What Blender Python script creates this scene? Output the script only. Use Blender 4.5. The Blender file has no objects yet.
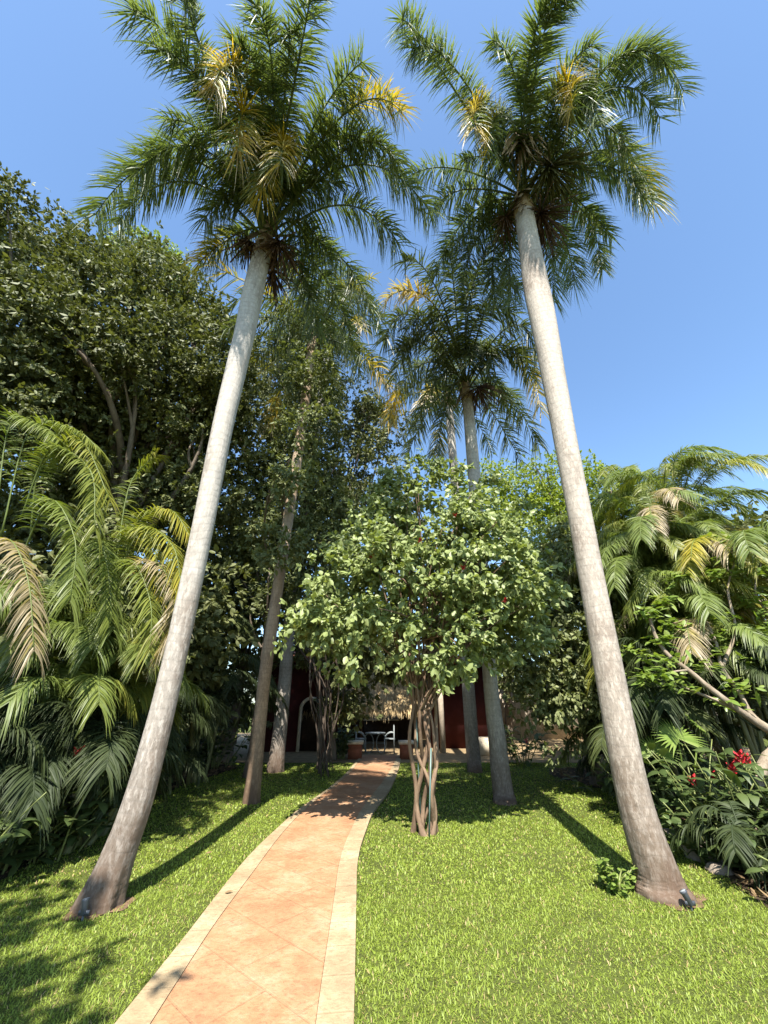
import bpy, math
import numpy as np
R = math.radians
rng = np.random.default_rng(11)
S = bpy.context.scene
COL = S.collection

# ---------------------------------------------------------------- camera model (for laying the garden out)
PITCH, FPX, EYE = R(25.4), 400.0, 1.6
CP, SP = math.cos(PITCH), math.sin(PITCH)
CAM = np.array([0, 0, EYE])
FWD = np.array([0, CP, SP])
def ray(x, y):
    v = (512 - y) / FPX
    return np.array([(x - 384) / FPX, CP - v * SP, SP + v * CP])
def at(x, y, Y):
    d = ray(x, y); return CAM + d * (Y / d[1])
def atz(x, y, z):
    d = ray(x, y); return CAM + d * ((z - EYE) / d[2])
def G(x, y, z=0.0): return atz(x, y, z)
def depth(p): return float(np.dot(np.asarray(p) - CAM, FWD))

# ---------------------------------------------------------------- mesh building
def nrm(a):
    a = np.asarray(a, float)
    return a / np.maximum(np.linalg.norm(a, axis=-1, keepdims=True), 1e-9)

class MB:
    def __init__(self): self.V, self.F, self.A, self.n = [], [], [], 0
    def add(self, V, F, age=None):
        V = np.asarray(V, float).reshape(-1, 3)
        for f in (F if isinstance(F, list) else [F]):
            f = np.asarray(f, np.int64)
            if f.ndim == 1: f = f[None]
            if f.size: self.F.append(f + self.n)
        self.V.append(V); self.n += len(V)
        self.A.append(np.zeros(len(V)) if age is None else np.broadcast_to(np.asarray(age, float), (len(V),)))
    def box(self, c, s, rz=0.0):
        x, y, z = np.asarray(s) / 2.0
        v = np.array([[-x,-y,-z],[x,-y,-z],[x,y,-z],[-x,y,-z],[-x,-y,z],[x,-y,z],[x,y,z],[-x,y,z]])
        if rz:
            ca, sa = math.cos(rz), math.sin(rz)
            v = np.c_[v[:,0]*ca - v[:,1]*sa, v[:,0]*sa + v[:,1]*ca, v[:,2]]
        self.add(v + np.asarray(c), [[0,3,2,1],[4,5,6,7],[0,1,5,4],[1,2,6,5],[2,3,7,6],[3,0,4,7]])
    def tube(self, P, r, n=8, cap=True, age=None, wob=None, level=False):
        P = np.asarray(P, float); m = len(P)
        r = np.broadcast_to(np.asarray(r, float), (m,))
        T = nrm(np.gradient(P, axis=0))
        if level: T = np.tile([1e-4, 0, 1.0], (m, 1))
        up = np.array([0, 0, 1.0]) if abs(T[0][2]) < .9 else np.array([1.0, 0, 0])
        X = nrm(np.cross(up, T[0])); a = np.linspace(0, 2*math.pi, n, endpoint=False)
        V = np.zeros((m, n, 3))
        for i in range(m):
            X = nrm(X - T[i] * np.dot(X, T[i])); Yv = np.cross(T[i], X)
            rr = r[i] if wob is None else r[i] * wob[i][:, None]
            V[i] = P[i] + (np.cos(a)[:, None] * X + np.sin(a)[:, None] * Yv) * rr
        i, j = np.meshgrid(np.arange(m-1), np.arange(n), indexing='ij')
        j2 = (j + 1) % n
        F = np.stack([i*n+j, i*n+j2, (i+1)*n+j2, (i+1)*n+j], -1).reshape(-1, 4)
        Fs = [F]
        if cap: Fs += [np.arange(n)[::-1][None], (np.arange(n) + (m-1)*n)[None]]
        self.add(V.reshape(-1, 3), Fs, None if age is None else np.repeat(np.broadcast_to(age, (m,)), n))
    def ribbons(self, P, D, W, L, w, droop=0.0, prof=(.6, 1, .7, .05), fold=0.0, age=None, tip_age=None):
        """many tapered blades: start P, direction D, width direction W, length L, half width w; prof = widths along the blade"""
        P = np.asarray(P, float); N = len(P)
        if N == 0: return
        D, W = nrm(D), np.asarray(W, float)
        D = np.broadcast_to(D, (N, 3)); W = np.broadcast_to(W, (N, 3))
        W = nrm(W - D * np.sum(W * D, -1, keepdims=True)); Nn = np.cross(D, W)
        L = np.broadcast_to(L, (N,)); w = np.broadcast_to(w, (N,)); droop = np.broadcast_to(droop, (N,))
        prof = np.asarray(prof, float); s = len(prof); u = np.linspace(0, 1, s)
        C = P[:, None] + D[:, None] * (L[:, None] * (u - .25 * np.minimum(np.abs(droop), 1.5)[:, None] * u * u))[..., None]
        C[..., 2] -= (L * droop)[:, None] * (u * u)[None]
        Wd = W[:, None] * (w[:, None] * prof[None])[..., None]
        ag = np.zeros((N, s)) if age is None else np.broadcast_to(np.asarray(age, float).reshape(-1, 1), (N, s)).copy()
        if tip_age is not None: ag = ag + np.asarray(tip_age).reshape(-1, 1) * (u ** 2)[None]
        k = np.arange(s - 1)
        if fold:
            up = Nn[:, None] * (w[:, None] * prof[None] * fold)[..., None]
            V = np.stack([C - Wd + up, C, C + Wd + up], 2); c = 3
            F = np.concatenate([np.stack([k*3, k*3+1, k*3+4, k*3+3], -1), np.stack([k*3+1, k*3+2, k*3+5, k*3+4], -1)])
        else:
            V = np.stack([C - Wd, C + Wd], 2); c = 2
            F = np.stack([k*2, k*2+1, k*2+3, k*2+2], -1)
        F = (F[None] + (np.arange(N) * s * c)[:, None, None]).reshape(-1, 4)
        self.add(V.reshape(-1, 3), F, np.repeat(ag.reshape(-1), c))
    def build(self, name, mat, parent=None, smooth=True, age=False):
        me = bpy.data.meshes.new(name)
        V = np.concatenate(self.V)
        if parent is not None:
            V = V - np.array(parent['_w'])
        me.vertices.add(len(V)); me.vertices.foreach_set('co', V.astype(np.float32).ravel())
        tot = np.concatenate([np.full(len(f), f.shape[1]) for f in self.F])
        idx = np.concatenate([f.ravel() for f in self.F])
        me.loops.add(len(idx)); me.loops.foreach_set('vertex_index', idx.astype(np.int32))
        me.polygons.add(len(tot))
        me.polygons.foreach_set('loop_start', np.concatenate([[0], np.cumsum(tot)[:-1]]).astype(np.int32))
        me.polygons.foreach_set('use_smooth', np.full(len(tot), smooth))
        if age:
            at_ = me.attributes.new('age', 'FLOAT', 'POINT')
            at_.data.foreach_set('value', np.concatenate(self.A).astype(np.float32))
        me.update(calc_edges=True); me.validate()
        me.materials.append(mat)
        o = bpy.data.objects.new(name, me); COL.objects.link(o)
        if parent is not None: o.parent = parent
        return o

def thing(name, label, cat, loc=(0, 0, 0), group=None):
    o = bpy.data.objects.new(name, None); COL.objects.link(o)
    o.empty_display_size = .2
    o.location = [float(c) for c in loc]; o['_w'] = [float(c) for c in loc]
    o['label'] = label; o['category'] = cat
    if group: o['group'] = group
    return o
def tag(o, label, cat, group=None):
    o['label'] = label; o['category'] = cat
    if group: o['group'] = group
    return o
def sub(parent_obj, root):          # let a sub-part hang under a part
    parent_obj['_w'] = list(root['_w']); return parent_obj
def structure(o, kind='structure'):
    o['kind'] = kind; return o

def bez(P0, P1, P2, n=14):
    t = np.linspace(0, 1, n)[:, None]
    return (1-t)**2*np.asarray(P0) + 2*t*(1-t)*np.asarray(P1) + t*t*np.asarray(P2)
def through(P0, M, P2, n=14):
    return bez(P0, 2*np.asarray(M) - .5*(np.asarray(P0)+np.asarray(P2)), P2, n)
def spline(P, n=40):
    P = np.asarray(P, float); m = len(P)
    t = np.linspace(0, m-1, n); out = np.zeros((n, P.shape[1]))
    Q = np.vstack([2*P[0]-P[1], P, 2*P[-1]-P[-2]])
    for k, tt in enumerate(t):
        i = min(int(tt), m-2); f = tt - i
        a, b, c, d = Q[i], Q[i+1], Q[i+2], Q[i+3]
        out[k] = .5*((2*b) + (c-a)*f + (2*a-5*b+4*c-d)*f*f + (3*b-a-3*c+d)*f**3)
    return out
def rdir(n): return nrm(rng.normal(size=(n, 3)))

# ---------------------------------------------------------------- materials
class NT:
    def __init__(self, name):
        self.m = bpy.data.materials.new(name); self.m.use_nodes = True
        self.t = self.m.node_tree; self.t.nodes.clear()
        self.out = self.n('OutputMaterial')
    def n(self, kind, **kw):
        nd = self.t.nodes.new('ShaderNode' + kind)
        for k, v in kw.items():
            if k in nd.inputs: nd.inputs[k].default_value = v
            else: setattr(nd, k, v)
        return nd
    def l(self, a, b): self.t.links.new(a, b)
    def ramp(self, fac, stops, interp='LINEAR'):
        r = self.n('ValToRGB'); e = r.color_ramp; e.interpolation = interp
        while len(e.elements) < len(stops): e.elements.new(.5)
        for q, (p, c) in zip(e.elements, stops):
            q.position = p; q.color = (*c, 1) if len(c) == 3 else c
        self.l(fac, r.inputs[0]); return r.outputs[0]
    def noise(self, scale, detail=4, rough=.6, vec=None, dist=0.0):
        nd = self.n('TexNoise'); nd.inputs['Scale'].default_value = scale
        nd.inputs['Detail'].default_value = detail; nd.inputs['Roughness'].default_value = rough
        nd.inputs['Distortion'].default_value = dist
        if vec is not None: self.l(vec, nd.inputs['Vector'])
        return nd.outputs['Fac']
    def mix(self, fac, a, b, blend='MIX'):
        m = self.n('Mix'); m.data_type = 'RGBA'; m.blend_type = blend
        for s, v in ((0, fac), (6, a), (7, b)):
            if hasattr(v, 'links'): self.l(v, m.inputs[s])
            else: m.inputs[s].default_value = v if s == 0 else (*v, 1)
        return m.outputs[2]
    def math(self, op, a, b=0.0, c=None):
        m = self.n('Math'); m.operation = op
        for i, v in enumerate((a, b, c)):
            if v is None: continue
            if hasattr(v, 'links'): self.l(v, m.inputs[i])
            else: m.inputs[i].default_value = v
        return m.outputs[0]
    def coord(self, scale=(1, 1, 1), rot=(0, 0, 0), kind='Object'):
        tc = self.n('TexCoord'); mp = self.n('Mapping')
        mp.inputs['Scale'].default_value = scale; mp.inputs['Rotation'].default_value = rot
        self.l(tc.outputs[kind], mp.inputs[0]); return mp.outputs[0]
    def bump(self, h, strength=.5, dist=.02):
        b = self.n('Bump'); b.inputs['Strength'].default_value = strength; b.inputs['Distance'].default_value = dist
        self.l(h, b.inputs['Height']); return b.outputs[0]
    def bsdf(self, col, rough=.6, spec=.5, normal=None, metal=0.0):
        p = self.n('BsdfPrincipled'); p.inputs['Roughness'].default_value = rough
        p.inputs['Specular IOR Level'].default_value = spec; p.inputs['Metallic'].default_value = metal
        if hasattr(col, 'links'): self.l(col, p.inputs['Base Color'])
        else: p.inputs['Base Color'].default_value = (*col, 1)
        if normal is not None: self.l(normal, p.inputs['Normal'])
        return p.outputs[0]
    def done(self, sh): self.l(sh, self.out.inputs[0]); return self.m

def leaf_mat(name, cols, rough=.42, spec=.5, transl=.28, age=None, patch=.35, tcol=(1.25, 1.3, .5)):
    """cols: three greens picked at random per leaf; age: three colours (yellowing, straw, dead) driven by the 'age' attribute"""
    q = NT(name)
    g = q.n('NewGeometry')
    rnd = g.outputs['Random Per Island']
    c = q.ramp(rnd, [(i/(len(cols)-1), k) for i, k in enumerate(cols)])
    big = q.noise(.9, 2, .5, q.coord())
    c = q.mix(q.math('MULTIPLY', big, patch), c, tuple(v*1.5 for v in cols[-1]))
    if age:
        a = q.n('Attribute'); a.attribute_name = 'age'; a = a.outputs['Fac']
        a2 = q.math('ADD', a, q.math('MULTIPLY', q.math('SUBTRACT', rnd, .5), q.math('MULTIPLY', a, .6)))
        r = q.ramp(a2, [(.0, age[0]), (.55, age[1]), (.95, age[2])])
        c = q.mix(q.math('MINIMUM', q.math('MULTIPLY', a2, 2.2), 1.0), c, r)
    p = q.bsdf(c, rough, spec)
    t = q.n('BsdfTranslucent')
    q.l(q.mix(1.0, c, tcol, 'MULTIPLY'), t.inputs[0])
    ms = q.n('MixShader'); ms.inputs[0].default_value = transl
    q.l(p, ms.inputs[1]); q.l(t.outputs[0], ms.inputs[2])
    return q.done(ms.outputs[0])

def bark_mat(name, light, dark, scale=6, rough=.85, stretch=.25, bump=.6):
    q = NT(name)
    v = q.coord((1, 1, stretch))
    n = q.noise(scale, 6, .65, v); n2 = q.noise(scale*6, 4, .6, v)
    f = q.math('ADD', q.math('MULTIPLY', n, .7), q.math('MULTIPLY', n2, .3))
    c = q.ramp(f, [(.32, dark), (.62, light)])
    return q.done(q.bsdf(c, rough, .25, q.bump(f, bump, .03)))

def palm_bark_mat(name, hi=(.40, .365, .32), lo=(.165, .125, .09), low_z=3.0, stain=(.12, .075, .05), ring=.095):
    """grey royal palm stem: fine leaf-scar rings, fibre streaks, browner and rougher towards the foot"""
    q = NT(name)
    co = q.coord(); sx = q.n('SeparateXYZ'); q.l(co, sx.inputs[0]); z = sx.outputs['Z']
    wob = q.noise(1.3, 3, .6, co); streak = q.noise(9, 5, .7, q.coord((1, 1, .06))); fine = q.noise(28, 4, .7, q.coord((1, 1, .35)))
    blot = q.noise(2.2, 4, .6, q.coord((1, 1, .45)))
    zz = q.math('ADD', z, q.math('MULTIPLY', wob, .34))
    zz = q.math('ADD', zz, q.math('MULTIPLY', streak, .02))
    fr = q.math('FRACT', q.math('DIVIDE', zz, ring))
    line = q.ramp(fr, [(0, (1, 1, 1)), (.06, (.25, .25, .25)), (.2, (0, 0, 0)), (.8, (.0, .0, .0)), (1, (.7, .7, .7))])
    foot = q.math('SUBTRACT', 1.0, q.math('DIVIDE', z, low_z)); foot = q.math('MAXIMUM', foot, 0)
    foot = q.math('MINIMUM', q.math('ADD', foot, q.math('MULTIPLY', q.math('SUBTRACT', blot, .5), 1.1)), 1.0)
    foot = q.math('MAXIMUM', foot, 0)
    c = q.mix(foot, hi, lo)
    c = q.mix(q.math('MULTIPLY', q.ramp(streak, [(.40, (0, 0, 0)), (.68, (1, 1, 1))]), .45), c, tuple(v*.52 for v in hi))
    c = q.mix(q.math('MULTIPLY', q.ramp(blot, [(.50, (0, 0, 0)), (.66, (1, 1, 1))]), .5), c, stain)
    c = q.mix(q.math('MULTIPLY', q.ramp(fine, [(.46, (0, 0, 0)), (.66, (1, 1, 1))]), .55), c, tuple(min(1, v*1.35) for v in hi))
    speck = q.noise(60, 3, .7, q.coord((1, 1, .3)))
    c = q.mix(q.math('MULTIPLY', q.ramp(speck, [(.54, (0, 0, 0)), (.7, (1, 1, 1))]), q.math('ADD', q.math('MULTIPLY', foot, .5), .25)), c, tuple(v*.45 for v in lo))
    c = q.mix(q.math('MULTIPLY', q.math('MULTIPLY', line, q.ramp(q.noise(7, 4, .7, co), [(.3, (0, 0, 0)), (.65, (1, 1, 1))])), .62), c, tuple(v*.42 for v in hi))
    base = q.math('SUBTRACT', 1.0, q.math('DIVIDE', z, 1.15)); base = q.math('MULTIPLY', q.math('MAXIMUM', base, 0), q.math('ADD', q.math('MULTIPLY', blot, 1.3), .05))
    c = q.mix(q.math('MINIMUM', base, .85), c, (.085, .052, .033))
    h = q.math('ADD', q.math('MULTIPLY', fine, .5), q.math('MULTIPLY', streak, .6))
    h = q.math('SUBTRACT', h, q.math('MULTIPLY', line, .06))
    return q.done(q.bsdf(c, .82, .25, q.bump(h, .7, .02)))

def plain(name, col, rough=.6, spec=.4, var=.25, scale=8, metal=0.0, bump=.2):
    q = NT(name); n = q.noise(scale, 5, .65, q.coord())
    c = q.ramp(n, [(.3, tuple(v*(1-var) for v in col)), (.7, tuple(min(1, v*(1+var)) for v in col))])
    return q.done(q.bsdf(c, rough, spec, q.bump(n, bump, .01), metal))

AGE = ((.42, .36, .025), (.56, .38, .04), (.44, .36, .24))
AGE_A = ((.16, .19, .03), (.36, .30, .035), (.33, .265, .165))
M = dict(
    frond=leaf_mat('royal_palm_leaflets', [(.075, .105, .036), (.105, .142, .050), (.165, .20, .09)], .46, .5, .38, AGE),
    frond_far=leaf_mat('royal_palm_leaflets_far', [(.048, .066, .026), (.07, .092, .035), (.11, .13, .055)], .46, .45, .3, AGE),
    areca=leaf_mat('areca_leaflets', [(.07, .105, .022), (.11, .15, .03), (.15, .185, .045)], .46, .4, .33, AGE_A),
    areca_shaded=leaf_mat('shaded_palm_leaflets', [(.016, .026, .009), (.025, .037, .013), (.040, .054, .020)], .58, .25, .2, AGE_A),  # darker copy of the areca leaflets, understorey shade put into their colour
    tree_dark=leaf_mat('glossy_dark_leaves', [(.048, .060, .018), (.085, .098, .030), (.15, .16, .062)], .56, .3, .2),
    tree_mid=leaf_mat('mid_green_leaves', [(.055, .072, .022), (.10, .122, .038), (.19, .205, .085)], .55, .3, .24),
    tree_pale=leaf_mat('pale_green_leaves', [(.11, .16, .035), (.17, .23, .055), (.24, .29, .085)], .5, .4, .35),
    tree_bright=leaf_mat('bright_green_leaves', [(.11, .155, .014), (.17, .225, .02), (.25, .29, .036)], .5, .4, .4),
    arbour=leaf_mat('flowering_tree_leaves', [(.085, .115, .028), (.15, .19, .05), (.28, .32, .125)], .48, .4, .3),
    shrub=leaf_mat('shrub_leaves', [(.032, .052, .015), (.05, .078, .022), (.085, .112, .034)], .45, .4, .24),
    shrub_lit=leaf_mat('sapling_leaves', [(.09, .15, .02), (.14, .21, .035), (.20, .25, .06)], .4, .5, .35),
    red=plain('red_bract', (.36, .014, .02), .45, .5, .3),
    grass=leaf_mat('lawn_blades', [(.135, .19, .022), (.20, .262, .032), (.27, .325, .058)], .5, .35, .35, ((.36, .29, .07), (.42, .32, .13), (.36, .27, .14)), .3),
    straw=leaf_mat('thatch_straw', [(.30, .21, .10), (.42, .31, .16), (.52, .40, .22)], .7, .2, .15, None, .2, (1.1, 1, .8)),
    stalk=plain('palm_stalk', (.15, .17, .05), .5, .4, .3),
    stalk_y=plain('areca_stalk', (.13, .13, .045), .5, .4, .3),
    sheath=bark_mat('dry_palm_sheath', (.36, .27, .17), (.14, .095, .055), 5, .8, .12),
    fruit=plain('palm_fruit', (.085, .048, .027), .6, .3, .5, 30),
    fruit_g=plain('green_palm_fruit', (.10, .10, .035), .6, .3, .5, 30),
    bark=bark_mat('grey_brown_bark', (.20, .16, .12), (.075, .055, .04)),
    bark_dark=bark_mat('dark_root_bark', (.10, .075, .055), (.04, .03, .022)),
    bark_red=bark_mat('reddish_stem_bark', (.22, .15, .095), (.075, .045, .028), 9, .8, .2),
    bark_pale=bark_mat('pale_branch_bark', (.29, .235, .17), (.13, .095, .06), 9, .8, .3),
    soil=plain('bed_soil', (.055, .038, .025), .95, .1, .5, 5, 0, .8),
    soil_red=plain('reddish_bare_soil', (.125, .08, .048), .95, .1, .5, 9, 0, .8),
    litter=leaf_mat('dry_leaf_litter', [(.10, .06, .03), (.17, .11, .055), (.24, .17, .09)], .8, .2, .1, None, .1, (1, 1, 1)),
    rock=plain('limestone_rock', (.22, .18, .14), .9, .2, .45, 7, 0, .8),
    cream=plain('cream_stone', (.62, .52, .38), .8, .2, .2, 9),
    terracotta=plain('terracotta_render', (.24, .085, .048), .85, .2, .25, 5),
    redwall=plain('dark_red_render', (.055, .012, .010), .85, .2, .25, 3),
    white=plain('shade_greyed_white_iron', (.20, .22, .215), .45, .5, .1, 20),  # white iron, greyed in colour for the shade it sits in
    dark=plain('dark_timber', (.05, .032, .02), .8, .2, .3, 10),
    pole=plain('green_plastic_stake', (.10, .16, .14), .4, .5, .15, 20),
    lamp=plain('grey_black_lamp_metal', (.055, .06, .07), .4, .5, .2, 20),
    lens=plain('lamp_glass', (.25, .27, .28), .12, .6, .05, 20),
    post=plain('whitewashed_post', (.40, .33, .25), .85, .2, .25, 8),
)
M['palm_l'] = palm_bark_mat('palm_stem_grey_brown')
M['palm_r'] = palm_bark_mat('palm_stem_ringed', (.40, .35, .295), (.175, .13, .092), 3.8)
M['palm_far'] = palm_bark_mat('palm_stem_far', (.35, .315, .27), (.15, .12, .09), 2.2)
M['palm_brown'] = palm_bark_mat('palm_stem_brown', (.34, .25, .17), (.17, .115, .075), 3.0)
# ================================================================= plant generators
def frond(mb, C, n=130, L=.75, w=.017, droop=.75, plumose=.9, age_fn=None, fwd=.55, rachis=.028, gaps=.0, dorsal=None):
    """one pinnate leaf along the curve C (m,3): rachis plus n leaflets a side, standing out in several planes"""
    C = np.asarray(C); m = len(C)
    mb.tube(C, np.linspace(rachis, .006, m), 6)
    s = np.linspace(.13, 1, n) ** .93
    out_all = []
    T = nrm(np.gradient(C, axis=0))
    for side in (-1, 1):
        ss = np.clip(s + rng.normal(0, .004, n), .1, 1)
        k = ss * (m-1); i = np.minimum(k.astype(int), m-2); f = (k - i)[:, None]
        P = C[i]*(1-f) + C[i+1]*f; t = nrm(T[i]*(1-f) + T[i+1]*f)
        up = np.array([0, 0, 1.0]) if dorsal is None else dorsal
        sd = np.cross(t, up); bad = np.linalg.norm(sd, axis=1) < .12
        sd[bad] = np.array([1.0, 0, 0]); sd = nrm(sd); dn = np.cross(sd, t)
        ph = rng.normal(0, plumose, n) * .75 + .12
        keep = (rng.random(n) > gaps) & (np.sin(ss*rng.uniform(20, 34)+rng.uniform(0, 6)) > -1+gaps*1.2)
        ln = L * (.5 + .5*np.sin(math.pi*np.clip(ss*.72+.08, 0, 1)**1.05)) * rng.uniform(.8, 1.12, n)
        ff = fwd * (.45 + 1.3*ss**2)
        D = nrm(sd*side*np.cos(ph)[:, None] + dn*np.sin(ph)[:, None] + t*ff[:, None])
        W = nrm(np.cross(D, dn + rng.normal(0, .35, (n, 3))))
        age = np.zeros(n) if age_fn is None else age_fn(ss, ph, side)
        age = age + np.zeros(n); k_ = keep
        mb.ribbons(P[k_], D[k_], W[k_], ln[k_], (w*rng.uniform(.75, 1.2, n))[k_], (droop*rng.uniform(.45, 1.55, n))[k_],
                   (.55, 1, .85, .5, .06), 0, np.clip(age, 0, 1.2)[k_], np.clip(age*.4 + rng.uniform(-.2, .06, n), 0, .5)[k_])

def trunk_mesh(px, Yb, Yt, n_ring=170, n_side=36, bumpy=.018, slim=.80):
    """a stem seen at pixels (x, y, width), standing from depth Yb to depth Yt -> MB with its foot on the ground, top point"""
    m = len(px); P, r = [], []
    for i, (x, y, w) in enumerate(px):
        p = G(x, y) if i == 0 else at(x, y, Yb + (Yt-Yb)*i/(m-1))
        P.append(p); r.append(w*depth(p)/FPX/2*slim)
    P = np.array(P); r = np.array(r)
    foot = P[0].copy(); foot[2] = -.12; P[0][2] = 0.03
    P = np.vstack([foot, P]); r = np.r_[r[0]*1.12, r]
    Q = spline(np.c_[P, r], n_ring); c, rr = Q[:, :3], Q[:, 3]
    a = np.linspace(0, 2*math.pi, n_side, endpoint=False)
    wob = 1 + np.zeros((n_ring, n_side))
    for k in range(1, 6):
        ph = rng.uniform(0, 6.28, 3)
        wob += bumpy/k**.6*np.sin(k*a[None]+ph[0]+.5*np.sin(c[:, 2:3]*(1.2+k*.7)+ph[1]))
    z = c[:, 2:3]
    wob += np.exp(-np.maximum(z, 0)/.5)*(.05*np.sin(5*a[None]+1.1)*np.cos(3*a[None]) + .025*np.sin(9*a[None]+6*z) + rng.normal(0, .012, wob.shape)) + np.exp(-np.maximum(z, 0)/.1)*.06*np.sin(7*a[None]+2)
    wob += rng.normal(0, .004, wob.shape)
    mb = MB(); mb.tube(c, rr, n_side, True, None, wob, True)
    return mb, c, rr

def cluster(mb, p, n, spread, length, r=.016, down=1.0):
    """a hanging fruit panicle: many thin drooping strings carrying beads"""
    for _ in range(n*3):
        d = nrm(np.array([rng.normal()*spread, rng.normal()*spread, -down*rng.uniform(.3, 1)]))
        L = length*rng.uniform(.6, 1.1); t = np.linspace(0, 1, 6)[:, None]
        c = p + d*L*t; c[:, 2] -= .25*L*(t[:, 0]**2)
        mb.tube(c, r*np.array([.3, .9, .5, 1.0, .5, .8])*rng.uniform(.6, 1.2), 4)

def tree_crown(mb, blobs, n_clump, per, leaf, w=.26, clump_r=.38, drop=.35, face=(0, -.35, .55), shell=.55, prof=None, jitter=.55):
    """leaves in clumps spread through the volume of several blobs; returns the clump centres"""
    vol = np.array([b[3]**2 for b in blobs]); pick = rng.choice(len(blobs), n_clump, p=vol/vol.sum())
    B = np.array([[*b[:4]] for b in blobs])[pick]; sz = np.array([b[4] if len(b) > 4 else .85 for b in blobs])[pick]
    d = rdir(n_clump); rad = rng.uniform(shell, 1.05, n_clump)
    lump = 1 + .22*np.sin(3.1*d[:, 0]+B[:, 0]*2.7)*np.cos(2.7*d[:, 2]+B[:, 2]) + .12*np.sin(7*d[:, 1]+5*d[:, 2]+B[:, 0])
    off = d*(rad*lump*B[:, 3])[:, None]; off[:, 2] *= sz
    C = B[:, :3] + off
    csz = clump_r*rng.uniform(.55, 1.35, n_clump)
    N = n_clump*per; ci = np.repeat(np.arange(n_clump), per)
    nt_ = -(-per//7); q = np.repeat(rng.normal(size=(n_clump, nt_, 3)), 7, axis=1)[:, :per].reshape(N, 3)*np.array([1, 1, .62])*.55   # leaf rosettes at twig ends
    tilt = rdir(n_clump)*.55
    ax = nrm(q*.7 + d[ci]*.6 + tilt[ci]*.7 + np.array([0, 0, .25-drop]))
    D = nrm(ax*.75 + rng.normal(0, .62, (N, 3)) + np.array([0, 0, -.25*drop]))
    P = C[ci] + q*csz[ci][:, None] + ax*rng.uniform(-.05, .05, (N, 1)) + D*leaf*.12
    nn = nrm(np.array(face) + d[ci]*.35 + tilt[ci]*.6 + rng.normal(0, jitter, (N, 3)))
    W = np.cross(D, nn); ln = leaf*rng.uniform(.6, 1.25, N)
    mb.ribbons(P, D, W, ln, ln*w*rng.uniform(.8, 1.15, N), rng.uniform(0, .3, N), prof or (.12, 1.0, .8, .05), .28)
    return C

def limbs(mb, base, top, r, C, n, tip=.02, fork=None):
    """tapered trunk from base to top, with limbs bending out to some of the clump centres C"""
    base, top = np.asarray(base, float), np.asarray(top, float)
    mid = (base+top)/2 + np.r_[rng.normal(0, .12, 2), 0]
    tr = through(base - [0, 0, .15], mid, top, 16)
    rr = r*(1 - .5*np.linspace(0, 1, 16)); rr[0] *= 1.6; rr[1] *= 1.25
    mb.tube(tr, rr, 12, True, None, 1 + rng.normal(0, .05, (16, 12)))
    idx = rng.choice(len(C), min(n, len(C)), replace=False)
    for i in idx:
        k = int(rng.uniform(.55, 1)*15); s = tr[k]; e = C[i]
        m_ = s*.5 + e*.5 + np.r_[rng.normal(0, .25, 2), .08*np.linalg.norm(e-s)]
        c = through(s, m_, e, 9)
        mb.tube(c, np.linspace(r*.34, tip, 9), 7, False)
        for _ in range(2):
            q = C[np.argsort(np.linalg.norm(C-e, axis=1))[int(rng.integers(1, 7))]] if len(C) > 8 else e
            mb.tube(through(c[5], (c[5]+q)/2+rng.normal(0, .12, 3), q, 6), np.linspace(r*.14, tip*.4, 6), 5, False)

def tree(name, label, cat, base, top, r, blobs, n_clump, per, leaf, mat, bark='bark', n_limb=14, group=None, **kw):
    t = thing(name, label, cat, (base[0], base[1], 0), group)
    cm = MB(); C = tree_crown(cm, blobs, n_clump, per, leaf, **kw)
    tm = MB(); limbs(tm, (base[0], base[1], 0), top, r, C, n_limb)
    tm.build('trunk', M[bark], t); cm.build('crown', M[mat], t)
    return t

def B(x, y, Y, r, sq=.85):
    p = at(x, y, Y); return (p[0], p[1], p[2], r, sq)

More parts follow.
